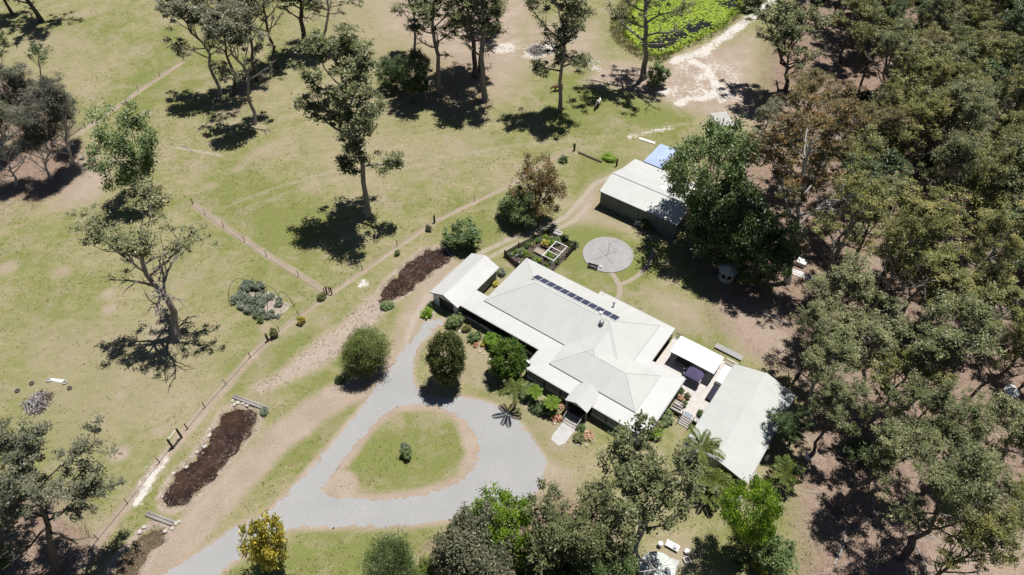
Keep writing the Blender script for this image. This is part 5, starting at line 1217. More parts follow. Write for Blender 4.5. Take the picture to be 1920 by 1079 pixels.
# left paddock and far trees
tree_px('pond', 'dark trunked gum at the far paddock corner above the saplings', 78, 40, 60, -110, 8.0, bark='bark_dark')
tree_px('g3', 'thin gum beyond the dark trunked paddock tree', 25, 28, 8, -150, 5.0, bark='bark_dark')
tree_px('cas0', 'half dead grey she-oak with bare white branches in the left clump', 140, 308, 95, 145, 4.6, name='she_oak')
tree_px('cas1', 'brownish she-oak at the front of the left clump', 95, 335, 60, 190, 4.4, name='she_oak'); tree_px('cas0', 'dark she-oak leaning out of the left clump', 30, 350, 20, 190, 4.8, name='she_oak', leaf='leaf_grey')
tree_px('cas1', 'grey she-oak at the back of the left clump', 60, 262, 70, 120, 4.2, name='she_oak')
tree_px('cas0', 'low bushy she-oak at the edge of the left clump', 10, 300, 0, 160, 4.8, name='she_oak'); tree_px('cas1', 'small she-oak on the bare ground side of the left clump', 128, 275, 130, 175, 3.4, name='she_oak')
tree_px('g4', 'green sapling gum above the left she-oaks', 18, 190, 18, 42, 3.2, 'leaf_mid'); tree_px('g1', 'slim green gum beside the left she-oaks', 82, 150, 68, 78, 2.4, 'leaf_mid'); tree_px('g5', 'bushy green gum behind the left she-oaks', 10, 260, 5, 110, 3.6, 'leaf_mid')
tree_px('open', 'bright green tree with pale limbs beside the left she-oaks', 290, 374, 240, 203, 6.0, 'leaf_mid', 'bark_pale', 'broadleaf_tree')
tree_px('ghost', 'large spreading gum with dead white branches and long trunk shadow', 330, 637, 258, 350, 7.4, 'leaf_gum', 'bark')
tree_px('pair', 'leaning gum of the pair above the far track', 412, 182, 345, -20, 6.6, 'leaf_grey', 'bark'); tree_px('g2', 'straighter gum of the pair above the far track', 437, 178, 405, -30, 6.2, 'leaf_grey', 'bark_dark')
tree_px('pair', 'grey crowned gum standing in front of the leaning pair', 477, 234, 430, 8, 6.6, 'leaf_grey', 'bark'); tree_px('g5', 'dark trunked gum to the right of the leaning pair', 521, 128, 485, -70, 6.4, 'leaf_grey', 'bark_dark'); tree_px('g1', 'gum in the shade behind the leaning pair', 480, 150, 455, -60, 6.0, 'leaf_grey', 'bark_dark')
tree_px('lone', 'tall lone paddock gum with a long narrow crown', 690, 407, 652, 66, 7.0, rot=3.4)
tree_px('tall', 'dark multi stemmed gum behind the lone paddock gum', 575, 90, 560, -75, 7.0, bark='bark_dark'); tree_px('g2', 'pale slanting gum behind the lone paddock gum', 612, 90, 655, -60, 6.4, bark='bark_pale')
tree_px('g4', 'slender gum rising from the dark understorey bush', 780, 105, 765, -60, 5.6, bark='bark'); tree_px('tall', 'tall brown trunked gum beside the dark understorey bush', 823, 177, 808, -70, 6.4, bark='bark')
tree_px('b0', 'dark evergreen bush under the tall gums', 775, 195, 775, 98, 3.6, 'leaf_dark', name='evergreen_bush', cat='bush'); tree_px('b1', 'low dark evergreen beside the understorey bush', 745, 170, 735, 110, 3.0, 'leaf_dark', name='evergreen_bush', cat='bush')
tree_px('tall', 'leftmost of three tall gums above the sandy clearing', 890, 145, 872, -75, 6.6, bark='bark_dark'); tree_px('g0', 'middle dark gum of three above the sandy clearing', 900, 138, 905, -95, 6.4, bark='bark_dark'); tree_px('tall', 'pale gum standing apart in front of two dark ones', 910, 188, 905, -70, 6.4, bark='bark')
tree_px('g3', 'gum behind the three tall gums', 935, 62, 935, -110, 6.0, bark='bark_dark')
tree_px('lone', 'forked gum beside the grazing brown cow', 1050, 210, 1066, -75, 6.0, bark='bark', rot=1.0)
tree_px('pond', 'huge pale limbed gum on the edge of the lily pond', 1206, 148, 1215, -110, 8.4, 'leaf_gum', 'bark')
tree_px('s1', 'green shrub at the foot of the huge pond gum', 1234, 162, 1234, 118, 2.2, 'leaf_mid', name='shrub', cat='shrub'); tree_px('s2', 'dark shrub at the top end of the sandy track', 1415, 18, 1412, -15, 2.4, 'leaf_dark', name='shrub', cat='shrub')
tree_px('g4', 'gum on the far bank of the lily pond', 1290, -45, 1290, -250, 6.0); tree_px('g1', 'gum behind the brush heap on the far side', 1040, -30, 1045, -240, 5.5)
tree_px('low', 'wide many stemmed gum beside the sandy track', 1472, 172, 1480, 5, 8.2, 'leaf_gum', 'bark_dark')
# the homestead garden
tree_px('open', 'rusty topped bushy tree by the back track', 1004, 402, 1015, 294, 4.4, 'leaf_rust', None, 'bushy_tree', 'tree'); tree_px('b1', 'dark green shrub at the foot of the rusty topped tree', 975, 415, 965, 355, 3.2, 'leaf_mid', name='shrub', cat='shrub')
tree_px('s0', 'spreading glossy shrub beside the swale pond', 868, 462, 868, 416, 2.75, 'leaf_mid', name='shrub', cat='shrub')
tree_px('fine', 'large dome shaped shrub with dry top beside the drive', 682, 694, 679, 618, 3.2, 'leaf_dome', name='dome_shrub', cat='shrub')
tree_px('clip', 'rounded tree with golden tips casting shadow on the drive', 840, 718, 840, 628, 2.45, 'leaf_clip', name='round_tree', cat='tree'); tree_px('clip', 'dense bright green rounded tree touching the verandah', 952, 704, 957, 640, 2.4, 'leaf_topiary', name='round_tree', cat='tree')
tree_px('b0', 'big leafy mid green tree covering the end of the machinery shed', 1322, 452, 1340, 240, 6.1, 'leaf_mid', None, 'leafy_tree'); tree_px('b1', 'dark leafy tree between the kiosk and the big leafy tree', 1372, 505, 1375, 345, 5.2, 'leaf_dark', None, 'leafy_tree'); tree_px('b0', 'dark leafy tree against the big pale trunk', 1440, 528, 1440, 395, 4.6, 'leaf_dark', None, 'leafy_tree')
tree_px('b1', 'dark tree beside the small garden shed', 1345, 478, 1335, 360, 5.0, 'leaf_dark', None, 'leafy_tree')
tree_px('big', 'big pale trunked gum with rusty crown beside the white box', 1477, 530, 1520, 170, 7.2, 'leaf_rust', 'bark_pale')
tree_px('s1', 'yellow leafed tree beside the entrance drive', 500, 1065, 502, 970, 2.05, 'leaf_yellow', name='yellow_tree', cat='tree')
tree_px('low', 'wide gum with bare grey limbs in front of the studio', 1182, 1066, 1190, 795, 6.3, 'leaf_gum', 'deadwood')
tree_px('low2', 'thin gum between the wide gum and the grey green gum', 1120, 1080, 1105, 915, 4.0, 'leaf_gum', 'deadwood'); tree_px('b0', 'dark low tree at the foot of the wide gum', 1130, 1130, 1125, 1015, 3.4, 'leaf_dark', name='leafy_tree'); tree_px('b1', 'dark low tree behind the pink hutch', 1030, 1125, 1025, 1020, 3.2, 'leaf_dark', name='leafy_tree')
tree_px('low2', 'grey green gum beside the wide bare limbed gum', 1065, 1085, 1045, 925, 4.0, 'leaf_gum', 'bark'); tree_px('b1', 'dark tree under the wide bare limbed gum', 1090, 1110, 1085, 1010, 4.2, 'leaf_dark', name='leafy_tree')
tree_px('b0', 'bright lime green tree at the turning circle edge', 945, 1050, 938, 928, 3.2, 'leaf_bright', name='leafy_tree'); tree_px('b1', 'dusty grey green tree in front of the lime green one', 895, 1105, 888, 958, 4.4, 'leaf_grey', name='leafy_tree')
tree_px('fine', 'feathery green bush at the bottom of the lawn', 737, 1125, 737, 1010, 2.6, 'leaf_mid', name='feathery_bush', cat='bush'); tree_px('s2', 'low green bush beneath the dusty grey tree', 965, 1120, 960, 1050, 3.2, 'leaf_grey', name='bush', cat='bush')
tree_px('b0', 'vivid green tree at the front corner of the studio', 1402, 1035, 1410, 905, 2.9, 'leaf_bright', name='leafy_tree'); tree_px('s0', 'silver edged shrub below the vivid green tree', 1445, 1062, 1447, 1008, 2.1, 'leaf_mid', name='shrub', cat='shrub')
tree_px('big', 'leaning gum over the lower fence with a long dark trunk', 112, 1070, 48, 790, 6.2, 'leaf_grey', 'bark_dark'); tree_px('g2', 'rusty tinted gum behind the leaning gum', 20, 990, -20, 790, 5.0, 'leaf_olive', 'bark_dark')
tree_px('low2', 'gum on the lower left edge beside the leaning gum', -20, 1075, -40, 900, 5, 'leaf_gum')
def shrub(px, py, h, r_, leaf, label, var=None, group=None, name='shrub'): return plant(var or ('s%d' % rnd.randrange(3) if h > 1.25 else 'bs%d' % rnd.randrange(2)), name, label, 'shrub', P(px, py), h, r_, leaf, None, None, (0, 0), group)
for px, py, h, r_, lf, lb in ((856, 608, 1.7, 1.1, 'leaf_mid', 'green shrub at the right side of the garage door'), (843, 612, .9, .8, 'leaf_clip', 'low shrub in front of the garage corner'), (802, 592, 1.0, .9, 'leaf_bright', 'bright shrub at the left corner of the garage'), (808, 578, .9, .6, 'leaf_dark', 'dark shrub tucked against the garage wall'),
                              (876, 620, 1.0, .6, 'leaf_clip', 'small round bush below the verandah post'), (888, 638, 1.1, .9, 'leaf_mid', 'green strappy bush in the verandah bed'), (898, 632, .9, .5, 'leaf_dark', 'dark bush behind the strappy one'), (922, 645, 1.6, 1.25, 'leaf_bright', 'bright leafy bush against the verandah'),
                              (907, 647, .6, .4, 'leaf_yellow', 'small yellow bush beside the bright leafy one'), (893, 648, .5, .4, 'leaf_brom', 'small reddish plant on the verandah bed edge'), (990, 740, 1.6, 1.2, 'leaf_mid', 'shrub between the palm and the fern tree'), (1003, 765, 1.0, .9, 'leaf_dark', 'low dark shrub beside the palm'),
                              (1020, 770, 1.3, 1.0, 'leaf_dark', 'dark shrub below the fern trees'), (1035, 775, .9, .8, 'leaf_mid', 'green shrub between fern tree and bromeliads'), (1085, 823, .7, .8, 'leaf_clip', 'low mound shrub beside the entry path'), (1090, 806, .8, .6, 'leaf_mid', 'green plant behind the pale bromeliad'),
                              (1240, 790, 1.6, 1.3, 'leaf_mid', 'leafy shrub under the corner of the verandah roof'), (1252, 748, .9, .6, 'leaf_clip', 'small plant below the deck railing'), (1222, 815, 1.4, 1.2, 'leaf_bright', 'bright shrub below the house corner'), (1365, 935, 1.4, 1.2, 'leaf_silver', 'silvery bush at the front of the studio'),
                              (1388, 1062, .9, .8, 'leaf_clip', 'low clump at the foot of the vivid green tree'), (1425, 1068, .9, .9, 'leaf_yellow', 'yellowish clump below the silver edged shrub'), (764, 858, 1.5, .7, 'leaf_mid', 'little shrub in the middle of the drive island'), (761, 848, 1.3, .65, 'leaf_silver', 'pale little plant behind the island shrub'),
                              (515, 632, 1.4, .6, 'leaf_clip', 'staked sapling beside the fence below the hooped bed'), (567, 606, 1.4, .55, 'leaf_yellow', 'reddish sapling beside the fence near the strainer post'), (745, 478, 1.0, .45, 'leaf_mid', 'sapling beside the swale pond fence'), (804, 432, 1.2, .5, 'leaf_grey', 'thin sapling above the swale pond'),
                              (490, 603, .8, .5, 'leaf_mid', 'small green plant at the corner of the hooped bed'), (603, 560, .9, .7, 'leaf_clip', 'small bush beside the strainer post'), (725, 575, .7, .9, 'leaf_mid', 'low sedge clump below the swale pond'), (637, 715, .9, .6, 'leaf_dark', 'little dark shrub below the dome shrub'),
                              (495, 775, .6, .6, 'leaf_silver', 'pale tuft at the end of the pale log weir'), (928, 535, .7, .5, 'leaf_yellow', 'yellow bush behind the garage'), (940, 515, .9, .7, 'leaf_silver', 'silver plant behind the garage wall'), (1057, 303, .9, .9, 'leaf_dark', 'dark shrub inside the fence corner'), (1143, 300, .8, 1.2, 'leaf_bright', 'green rushes beside the log wall'),
                              (1212, 428, 1.6, 1.2, 'leaf_clip', 'flowering shrub at the foot of the shed doors'), (1045, 455, .9, .7, 'leaf_mid', 'climbing plant on the white pergola'), (1030, 485, .9, .7, 'leaf_bright', 'bright plant beside the pergola'), (1060, 450, .8, .6, 'leaf_dark', 'dark bush behind the pergola'), (1075, 462, .8, .8, 'leaf_dark', 'dark bush at the end of the pergola')):
    shrub(px, py, h, r_, lf, lb)
for (u, v), lf in (((-2.6, -2.6), 'leaf_mid'), ((-1.9, -2.5), 'leaf_bright'), ((-1.2, -2.8), 'leaf_clip'), ((-.5, -2.6), 'leaf_mid'), ((.1, -2.5), 'leaf_bright'), ((-.9, -6.2), 'leaf_yellow'), ((-.3, -6.8), 'leaf_bright'), ((-.6, -7.2), 'leaf_clip'), ((-1.3, -1.0), 'leaf_clip'), ((-.6, -1.1), 'leaf_mid'), ((0., -1.0), 'leaf_clip')):
    z = .35; o = plant('tuft', 'vegetable_plant', 'leafy vegetable plant growing in a raised bed', 'plant', UV(u, v, z), .7, .55, lf, group='vegetable plants in the raised beds')
gv_ = random.Random(5)
for k in range(26):
    t_ = gv_.random(); (u, v) = gv_.choice(((-4.0+.9*t_, -1.2-2*t_), (-3.4+.9*t_, -3.6-2.4*t_), (-2.4+.8*t_, -6.3-1.6*t_), (-1.4+4*t_, -7.9), (1.2+1.4*t_, -2.2-.3*t_), (1.3+gv_.random(), -3.2-2.6*t_)))
    plant(gv_.choice(('tuft', 'bs0', 'bs1')), 'garden_plant', 'low mixed green plant growing inside the picket fence', 'plant', UV(u+gv_.gauss(0, .15), v+gv_.gauss(0, .15)), gv_.uniform(.35, .8), gv_.uniform(.3, .6), gv_.choice(('leaf_mid', 'leaf_clip', 'leaf_bright', 'leaf_silver', 'leaf_dark')), group='plants inside the picket fence')
g = random.Random(77)
for k in range(36):
    t_ = g.random(); q = P(445+g.uniform(-8, 95)*.95, 0) if False else None
    x, y = poly_pts(pb, 1, g)[0]; far = to_px(Vector((x, y, 0)))[0] < 490
    plant('bs%d' % g.randrange(2) if far else 'tuft', 'garden_plant', 'blue grey bushy plant in the hooped paddock bed' if far else 'pale spiky tuft in the stony end of the hooped bed', 'plant', Vector((x, y, 0)), g.uniform(.8, 1.3) if far else g.uniform(.5, .8), g.uniform(.6, .9) if far else g.uniform(.35, .5), 'leaf_silver', group='bushy plants in the hooped bed' if far else 'spiky tufts in the hooped bed')
# ------------------------------------------------------------------ palms and ferns
def frond_mesh(L, droop, nl, ll, leaf, wd=.07):
    segs = []; cen = []; v = []; q = []; tone = []; g = np.random.default_rng(int(L*100))
    t = np.linspace(0, 1, 10); r = np.stack([L*t*(1-.15*droop*t), 0*t, L*(.45*t-droop*t*t)], -1)
    for i in range(nl):
        s = .12+.86*i/nl; x = s*9; k = min(int(x), 8); p = r[k]*(1-x+k)+r[k+1]*(x-k); d = r[k+1]-r[k]; d /= np.linalg.norm(d)
        for sd in (-1, 1):
            l = ll*math.sin(math.pi*(.12+.84*s))**.6; tip = p+d*l*.5+np.array([0, sd*l*.8, -l*.55*g.uniform(.5, 1.5)]); w = d*wd/2; m_ = (p+tip)/2+np.array([0, 0, .04])
            b = len(v); v += [p-w, m_-w*1.2, tip, m_+w*1.2]; q.append((b, b+1, b+2, b+3)); tone += [.2+.6*g.random()]*4
    me = np_mesh('frond', np.array(v), np.array(q), leaf, {'tone': ('FLOAT', tone)}); vv, qq = tubes_np([(r, .03*L/2*np.linspace(1, .2, 10))], 4)
    return me, np_mesh('midrib', vv, qq, leaf, {'tone': ('FLOAT', np.full(len(vv), .85))})
FR = {'palm': frond_mesh(2.3, .80, 22, .60, M['leaf_palm'], .10), 'cane': frond_mesh(2.2, .60, 20, .65, M['leaf_palm'], .13), 'fern': frond_mesh(1.5, .45, 24, .42, M['leaf_fern'], .12)}
def palm(name, label, base, h, fr, n, r_, s=1.0, cat='palm', lean=(0, 0), elev=(.1, .75)):
    o = thing(name, label, cat, base); k = 7; pts = [(lean[0]*(i/(k-1))**1.5*h, lean[1]*(i/(k-1))**1.5*h, -.15+(h+.15)*i/(k-1)) for i in range(k)]
    MB().tube(pts, [r_*(1.25-.45*i/(k-1)) for i in range(k)], 8).build('trunk', M['palm_bark'], o, True); me, mr = FR[fr]
    for i in range(n):
        az = i*2.4+rnd.uniform(-.2, .2); e = elev[0]+(elev[1]-elev[0])*(i/n)
        f = inst('frond', me, o, (pts[-1][0], pts[-1][1], h), (0, -e, az), (s*rnd.uniform(.85, 1.1),)*3); inst('midrib', mr, f)
    return o
palm('palm_tree', 'single palm with arching fronds beside the drive', P(965, 767), 4.2, 'palm', 9, .14, .88)
palm('tree_fern', 'bright tree fern beside the entry porch', P(1032, 772), 1.9, 'fern', 13, .13, .85, 'tree fern', elev=(.0, .4)); palm('tree_fern', 'bright tree fern next to the palm', P(1002, 752), 1.9, 'fern', 12, .13, .8, 'tree fern', elev=(.0, .4))
palm('palm_tree', 'palm leaning against the front of the studio roof', P(1300, 872), 4.2, 'palm', 9, .12, 1.2, lean=(.05, .02)); palm('palm_tree', 'yellowish cane palm below the studio gable', P(1335, 922), 2.4, 'cane', 15, .10, 1.0); palm('palm_tree', 'small cane palm at the foot of the studio wall', P(1322, 940), 1.5, 'cane', 12, .09, .9)
palm('palm_tree', 'shaded palm behind the studio steps', P(1465, 905), 2.0, 'cane', 12, .10, 1.0); palm('palm_tree', 'small green palm among the bottom bushes', P(795, 1085), 1.6, 'palm', 12, .1, .95); palm('palm_tree', 'palm tucked behind the feathery bush', P(830, 1080), 2.0, 'palm', 12, .1, 1.0)
palm('palm_tree', 'yellow green palm at the bottom left edge', P(8, 1065), 1.8, 'cane', 12, .1, 1.0)
def strappy(label, px, py, r_, leaf, n=46):
    o = thing('bromeliad', label, 'plant', P(px, py)); g = np.random.default_rng(px); v = []; q = []; tone = []
    for c in range(5):
        cx, cy = g.normal(0, r_*.35, 2); cz = g.uniform(.0, .35)
        for i in range(n//3):
            a = g.uniform(0, 6.28); e = g.uniform(.25, 1.2); l = r_*g.uniform(.5, .9); d = np.array([math.cos(a)*math.cos(e), math.sin(a)*math.cos(e), math.sin(e)]); s = np.array([-math.sin(a), math.cos(a), 0])*.06; p = np.array([cx, cy, cz]); m_ = p+d*l*.6; tip = m_+np.array([d[0], d[1], d[2]*.1-.15])*l*.5
            b = len(v); v += [p-s*.6, m_-s, tip, m_+s]; q.append((b, b+1, b+2, b+3)); tone += [float(np.clip(g.normal(.55, .3), 0, 1))]*4
    inst('rosette', np_mesh('rosette', np.array(v), np.array(q), leaf, {'tone': ('FLOAT', tone)}), o); MB().lathe([(.12*r_, -.05), (.1*r_, .25), (.02, .3)], 8).build('stem', M['bark_dark'], o); return o
strappy('red and cream bromeliad clump beside the entry steps', 1045, 782, .85, M['leaf_brom']); strappy('cream and pink bromeliad clump right of the entry steps', 1102, 820, .95, M['leaf_brom']); strappy('dark red strappy plant under the porch eave', 1052, 765, .5, M['leaf_brom'])
for px, py in ((862, 622), (893, 652), (900, 660), (908, 665), (914, 670), (918, 675), (1070, 800), (1085, 835), (1100, 835), (1112, 828), (968, 800-78), (1040, 795)): rock('small stone edging the front garden bed', px, py, .2, 'stones edging the front bed')
# ------------------------------------------------------------------ forest on the right: trees and saplings
fz = W([(1500, 20), (1560, 60), (1560, 175), (1640, 200), (1600, 300), (1560, 330), (1560, 420), (1540, 470), (1545, 560), (1520, 640), (1560, 730), (1545, 800), (1600, 870), (1560, 950), (1620, 1010), (1640, 1180), (1800, 1160), (1960, 1080), (2150, 900), (2150, -60), (1500, -60)])
clear = [W([(1620, 440), (1690, 430), (1660, 560), (1590, 560)]), W([(1860, 590), (1935, 600), (1935, 680), (1850, 670)]), W([(1740, 990), (1960, 930), (1960, 1130), (1760, 1130)]), W([(1440, 640), (1530, 640), (1540, 780), (1480, 760)])]
hand = [('f0', 1545, 555, 1612, 330, 5.4, 'leaf_olive', 'bark'), ('f1', 1640, 548, 1735, 345, 6.4, 'leaf_olive', 'bark_dark'), ('f2', 1607, 508, 1650, 320, 4.6, 'leaf_gum', 'bark_dark'), ('g1', 1555, 655, 1595, 480, 4.8, 'leaf_gum', 'bark'), ('g3', 1700, 760, 1735, 560, 5.6, 'leaf_gum', 'bark'),
        ('f3', 1570, 965, 1680, 790, 4.4, 'leaf_gum', 'bark_dark'), ('f0', 1690, 1050, 1800, 830, 5.0, 'leaf_gum', 'bark_dark'), ('g2', 1525, 850, 1580, 700, 3.8, 'leaf_gum', 'bark_dark'), ('f1', 1620, 740, 1640, 570, 5.2, 'leaf_gum', 'bark'), ('g4', 1508, 765, 1555, 590, 4.4, 'leaf_gum', 'bark'), ('f1', 1495, 705, 1545, 560, 3.8, 'leaf_gum', 'bark_dark'), ('low2', 1480, 835, 1475, 770, 2.6, 'leaf_dark', 'bark_dark'),
        ('f2', 1760, 520, 1840, 350, 5.6, 'leaf_olive', 'bark'), ('g4', 1840, 640, 1890, 500, 5.0, 'leaf_olive', 'bark_pale'), ('f3', 1790, 640, 1830, 500, 5.4, 'leaf_olive', 'bark'), ('f0', 1730, 920, 1800, 740, 4.4, 'leaf_gum', 'bark_dark'), ('f1', 1850, 900, 1890, 740, 4.6, 'leaf_gum', 'bark'), ('g5', 1665, 880, 1720, 710, 4.2, 'leaf_gum', 'bark'),
        ('g0', 1480, 370, 1500, 215, 5.4, 'leaf_rust', 'bark'), ('f2', 1545, 330, 1570, 150, 5.6, 'leaf_rust', 'bark_pale'), ('g1', 1425, 285, 1440, 190, 3.6, 'leaf_grey', 'deadwood'), ('f3', 1560, 420, 1610, 250, 5.6, 'leaf_olive', 'bark_pale'), ('g2', 1655, 165, 1660, 0, 4.0, 'leaf_dark', 'bark_dark'), ('f0', 1500, 250, 1520, 130, 4.6, 'leaf_rust', 'bark')]
taken = []
GRP = 'gums in the forest beside the homestead'
def flabel(lf, bk, px, py):
    """what sets a forest gum apart: crown colour, trunk, and the landmark it stands by"""
    a = {'leaf_olive': 'olive crowned', 'leaf_gum': 'grey green', 'leaf_rust': 'rusty crowned', 'leaf_dark': 'dark leafed', 'leaf_grey': 'dying grey'}[lf]
    b_ = {'bark': 'grey trunked', 'bark_pale': 'pale trunked', 'bark_dark': 'dark trunked', 'deadwood': 'bare limbed'}[bk]
    if py > 900: w = 'around the bare ground past the studio front'
    elif py > 640: w = 'in the woodland behind the studio'
    elif py > 430: w = 'around the white box and timber stack clearing' if px < 1740 else 'near the white tarpaulin heap'
    elif py > 180: w = 'behind the big pale trunked gum' if px < 1720 else 'deep in the thick forest'
    else: w = 'beside the sandy track forest edge' if px < 1680 else 'at the far back of the thick forest'
    return '%s %s gum %s' % (a, b_, w)
for var, bx, by, tx, ty, rad, lf, bk in hand:
    tree_px(var, flabel(lf, bk, bx, by), bx, by, tx, ty, rad, lf, bk, group=GRP); q = P(bx, by); taken.append((q.x, q.y, 3.6))
rf = random.Random(31); k = 0; tries = 0
while k < 215 and tries < 20000:
    tries += 1; (x, y), = poly_pts(fz, 1, rf)
    if any(in_poly(c_, x, y) for c_ in clear) or any(math.hypot(x-a, y-b_) < r_ for a, b_, r_ in taken): continue
    px, py = to_px(Vector((x, y, 0)))
    if px > 2120 or py < -60 or (py > 640 and rf.random() < .55): continue
    taken.append((x, y, 3.2 if py < 560 else 4.2)); k += 1; h = rf.uniform(14, 20) if py > 300 else rf.uniform(13, 18)
    lf = rf.choices(('leaf_olive', 'leaf_gum', 'leaf_dark', 'leaf_rust' if py < 420 and px < 1720 else 'leaf_olive'), (6, 2.5, .5, 1.6))[0]
    if py > 640: lf = rf.choice(('leaf_gum', 'leaf_gum', 'leaf_olive'))
    bk_ = rf.choice(('bark', 'bark_pale', 'bark_dark', 'bark_pale')); plant(rf.choice(('f0', 'f1', 'f2', 'f3', 'g1', 'g4')), 'gum_tree', flabel(lf, bk_, px, py), 'tree', Vector((x, y, 0)), h, rf.uniform(4.2, 5.6) if py < 620 else rf.uniform(3.6, 4.8), lf, bk_, rf.uniform(0, 6.28), (rf.gauss(0, .05), rf.gauss(0, .05)), GRP)
# saplings and scrub below the canopy
for k in range(90):
    (x, y), = poly_pts(fz, 1, rf)
    if any(in_poly(c_, x, y) for c_ in clear): continue
    px, py = to_px(Vector((x, y, 0)))
    if px > 2000 or py < -30: continue
    plant(rf.choice(('s0', 's1', 's2', 'fine')), 'scrub_bush', 'low scrub bush under the forest gums', 'bush', Vector((x, y, 0)), rf.uniform(1.2, 2.8), rf.uniform(1.0, 1.9), rf.choice(('leaf_olive', 'leaf_gum', 'leaf_dark')), group='scrub under the forest gums')
# fallen limbs
def limb(x, y, L, seed, label, grp=None, mat='deadwood'):
    g = np.random.default_rng(seed); a = g.uniform(0, 6.28); o = thing('fallen_branch', label, 'branch', Vector((x, y, 0)), 0, grp)
    p = bend([-math.cos(a)*L/2, -math.sin(a)*L/2, .08], [math.cos(a), math.sin(a), 0], L, 6, g, 0, .12)
    for q in p: q[2] = .07+.04*g.random()
    segs = [(p, L*.02*np.linspace(1, .3, 7))]
    for i in (2, 3, 4, 5):
        d = g.normal(0, 1, 3); d[2] = abs(d[2])*.3; d /= np.linalg.norm(d); segs.append((bend(p[i], d, L*.3, 3, g, 0, .2), L*.009*np.linspace(1, .3, 4)))
    v, q = tubes_np(segs, 5); inst('limb', np_mesh('limb', v, q, M[mat], smooth=True), o); return o
for i, (px, py) in enumerate(((1570, 440), (1610, 480), (1660, 600), (1690, 480), (1750, 1010), (1640, 960), (1545, 690), (1860, 640), (1500, 585), (1730, 1045), (1820, 1020), (1580, 1020), (1530, 930), (1620, 640), (1460, 600))): limb(P(px, py).x, P(px, py).y, 2.5+(i % 4), 300+i, 'bleached fallen branch on the forest floor', 'fallen branches on the forest floor')
limb(P(350, 280).x, P(350, 280).y, 3.5, 350, 'thin pale fallen branch in the open paddock')
# litter texture: twigs and leaves
g = np.random.default_rng(55); n = 26000; lx = g.uniform(24, 120, n); ly = g.uniform(26, 160, n); kp = mask_at(litter, lx, ly) > .35+.4*g.random(n)
blades('leaf_litter', list(zip(lx[kp], ly[kp], np.full(kp.sum(), .0))), .03, .12, .4, M['straw'], 'dry leaves and twigs over the forest floor', 'leaf litter', 3, 12, 9.0)
# ------------------------------------------------------------------ cattle and the person behind the shed
def skin_body(name, joints, bones, root, mat, sub=2):
    me = bpy.data.meshes.new(name); keys = list(joints); me.from_pydata([joints[k][0] for k in keys], [(keys.index(a), keys.index(b_)) if True else 0 for a, b_ in bones], [])
    o = bpy.data.objects.new(name, me); link(o, None)
    sm = o.modifiers.new('skin', 'SKIN'); sm.use_smooth_shade = True
    for i, k in enumerate(keys):
        r_ = joints[k][1]; me.skin_vertices[0].data[i].radius = r_ if isinstance(r_, tuple) else (r_, r_); me.skin_vertices[0].data[i].use_root = (k == root)
    s2 = o.modifiers.new('sub', 'SUBSURF'); s2.levels = sub; s2.render_levels = sub
    bpy.context.view_layer.update(); dg = bpy.context.evaluated_depsgraph_get(); nm = bpy.data.meshes.new_from_object(o.evaluated_get(dg)); nm.name = name
    bpy.data.objects.remove(o); nm.materials.clear(); nm.materials.append(mat); nm.polygons.foreach_set('use_smooth', [True]*len(nm.polygons)); return nm
def cow_mat(name, ca, cb, thr):
    m, nt, b, out = new_mat(name); t = NT(nt); co = t.coord('Object'); sx = t.n('SeparateXYZ'); t.l(co, sx.inputs[0])
    n_ = t.noise(co, 1.7, 2.0); f = t.mr(t.math('ADD', t.math('MULTIPLY', sx.outputs[0], 1.0), t.math('MULTIPLY', t.math('SUBTRACT', n_, .5), .9)), thr-.04, thr+.04)
    t.l(t.mix(f, ca, cb), b.inputs['Base Color']); b.inputs['Roughness'].default_value = .75; return m
J = {'pelvis': ((-.75, 0, 1.12), (.33, .30)), 'belly': ((-.1, 0, 1.02), (.38, .36)), 'chest': ((.55, 0, 1.08), (.33, .36)), 'neck': ((.98, 0, 1.1), (.17, .21)), 'poll': ((1.35, 0, .85), (.14, .15)), 'muzzle': ((1.62, 0, .48), (.09, .09)), 'tail': ((-1.08, 0, 1.2), .05), 'tail2': ((-1.2, 0, .75), .03),
     'ear1': ((1.33, .22, .92), .035), 'ear2': ((1.33, -.22, .92), .035)}
B_ = [('pelvis', 'belly'), ('belly', 'chest'), ('chest', 'neck'), ('neck', 'poll'), ('poll', 'muzzle'), ('pelvis', 'tail'), ('tail', 'tail2'), ('poll', 'ear1'), ('poll', 'ear2')]
for s, n_ in ((1, 'l'), (-1, 'r')):
    J['fs'+n_] = ((.55, s*.2, .82), .16); J['fk'+n_] = ((.58, s*.2, .42), .085); J['ff'+n_] = ((.56, s*.2, .03), .07); B_ += [('chest', 'fs'+n_), ('fs'+n_, 'fk'+n_), ('fk'+n_, 'ff'+n_)]
    J['hs'+n_] = ((-.68, s*.2, .78), .19); J['hh'+n_] = ((-.92, s*.2, .45), .085); J['hf'+n_] = ((-.82, s*.2, .03), .07); B_ += [('pelvis', 'hs'+n_), ('hs'+n_, 'hh'+n_), ('hh'+n_, 'hf'+n_)]
cow_me = skin_body('body', J, B_, 'pelvis', None if False else M['plastic_white'])
def cow(label, px, py, rz, mat, s=1.0):
    o = thing('cow', label, 'cow', P(px, py), rz); b_ = inst('body', cow_me, o, mat=mat); o.scale = (s, s, s)
    for y in (-.1, .1): MB().tube([(1.34, y, .96), (1.36, y*2.2, 1.06), (1.42, y*2.3, 1.14)], [.03, .022, .008], 6).build('horn', M['concrete_pale'], o)
    return o
cow('cream cow with dark head grazing in the tree shadow edge', 1121, 200, R(-115), cow_mat('cream and dark hide', (.62, .58, .50), (.06, .05, .045), .35), 1.05)
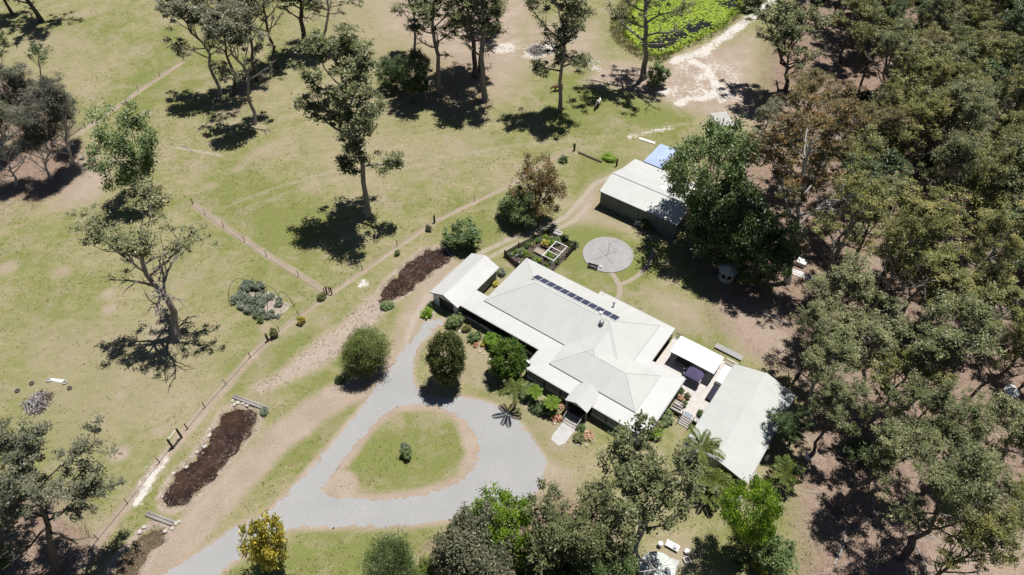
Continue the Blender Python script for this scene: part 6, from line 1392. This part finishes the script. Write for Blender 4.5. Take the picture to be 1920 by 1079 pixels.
cow('brown cow grazing beside the forked gum', 1046, 170, R(200), cow_mat('brown hide', (.17, .075, .035), (.12, .05, .03), .9)); cow('white cow with dark head behind the forked gum', 1053, 117, R(195), cow_mat('white hide dark head', (.66, .63, .58), (.03, .028, .025), .75))
cow('white cow grazing in the shade of the pond gum', 1170, 141, R(170), cow_mat('white hide', (.60, .55, .47), (.5, .45, .38), .9))
PJ = {'hip': ((0, 0, .95), (.15, .11)), 'waist': ((0, 0, 1.12), (.14, .10)), 'chest': ((0, .01, 1.33), (.17, .12)), 'neck': ((0, .01, 1.49), .06), 'head': ((0, .03, 1.60), (.085, .10)), 'crown': ((0, .03, 1.70), .075)}
PB = [('hip', 'waist'), ('waist', 'chest'), ('chest', 'neck'), ('neck', 'head'), ('head', 'crown')]
for s, n_ in ((1, 'l'), (-1, 'r')):
    PJ['sh'+n_] = ((s*.19, .01, 1.42), .065); PJ['el'+n_] = ((s*.25, .06, 1.15), .045); PJ['wr'+n_] = ((s*.22, .26, 1.0), .033); PJ['pa'+n_] = ((s*.21, .34, .97), .035); PJ['f1'+n_] = ((s*.19, .42, .95), .012); PJ['f2'+n_] = ((s*.22, .43, .94), .012); PJ['th'+n_] = ((s*.16, .36, .99), .012)
    PJ['kn'+n_] = ((s*.10, .03, .50), .07); PJ['tg'+n_] = ((s*.10, 0, .82), .10); PJ['an'+n_] = ((s*.11, 0, .08), .045); PJ['to'+n_] = ((s*.12, .17, .03), .04)
    PB += [('chest', 'sh'+n_), ('sh'+n_, 'el'+n_), ('el'+n_, 'wr'+n_), ('wr'+n_, 'pa'+n_), ('pa'+n_, 'f1'+n_), ('pa'+n_, 'f2'+n_), ('pa'+n_, 'th'+n_), ('hip', 'tg'+n_), ('tg'+n_, 'kn'+n_), ('kn'+n_, 'an'+n_), ('an'+n_, 'to'+n_)]
m, nt, b, out = new_mat('person skin shirt and trousers'); t = NT(nt); sx = t.n('SeparateXYZ'); t.l(t.coord('Object'), sx.inputs[0]); z_ = sx.outputs[2]; ax = t.math('ABSOLUTE', sx.outputs[0])
arm = t.math('MULTIPLY', t.math('GREATER_THAN', ax, .17), t.math('LESS_THAN', z_, 1.22)); arm = t.math('MULTIPLY', arm, t.math('GREATER_THAN', z_, .86))
c = t.mix(t.math('GREATER_THAN', z_, .98), (.035, .04, .055), (.05, .23, .42)); c = t.mix(t.math('GREATER_THAN', z_, 1.47), c, (.46, .27, .19)); c = t.mix(arm, c, (.46, .27, .19)); t.l(c, b.inputs['Base Color']); b.inputs['Roughness'].default_value = .8
pq = P(1269, 326); pe = thing('person', 'person in a white hat and blue shirt standing behind the shed', 'person', pq, R(60)); pm = skin_body('body', PJ, PB, 'hip', m); inst('body', pm, pe)
MB().lathe([(.24, 1.66), (.245, 1.675), (.12, 1.69), (.115, 1.78), (.07, 1.82), (.01, 1.825)], 16, (0, .03, 0)).build('hat', M['plastic_white'], pe, True)
# plants in the deck pots
for i, o_ in enumerate(POTS):
    plant('tuft', 'potted_plant', ('spiky plant in the black pot by the homestead wall', 'flowering plant in the terracotta pot', 'leafy plant in the brown deck pot', 'fern in the dark pot by the deck railing', 'palm seedling in the black pot by the studio')[i], 'plant', o_.location+Vector((0, 0, .2)), .6, .4, ('leaf_dark', 'leaf_brom', 'leaf_clip', 'leaf_mid', 'leaf_dark')[i])
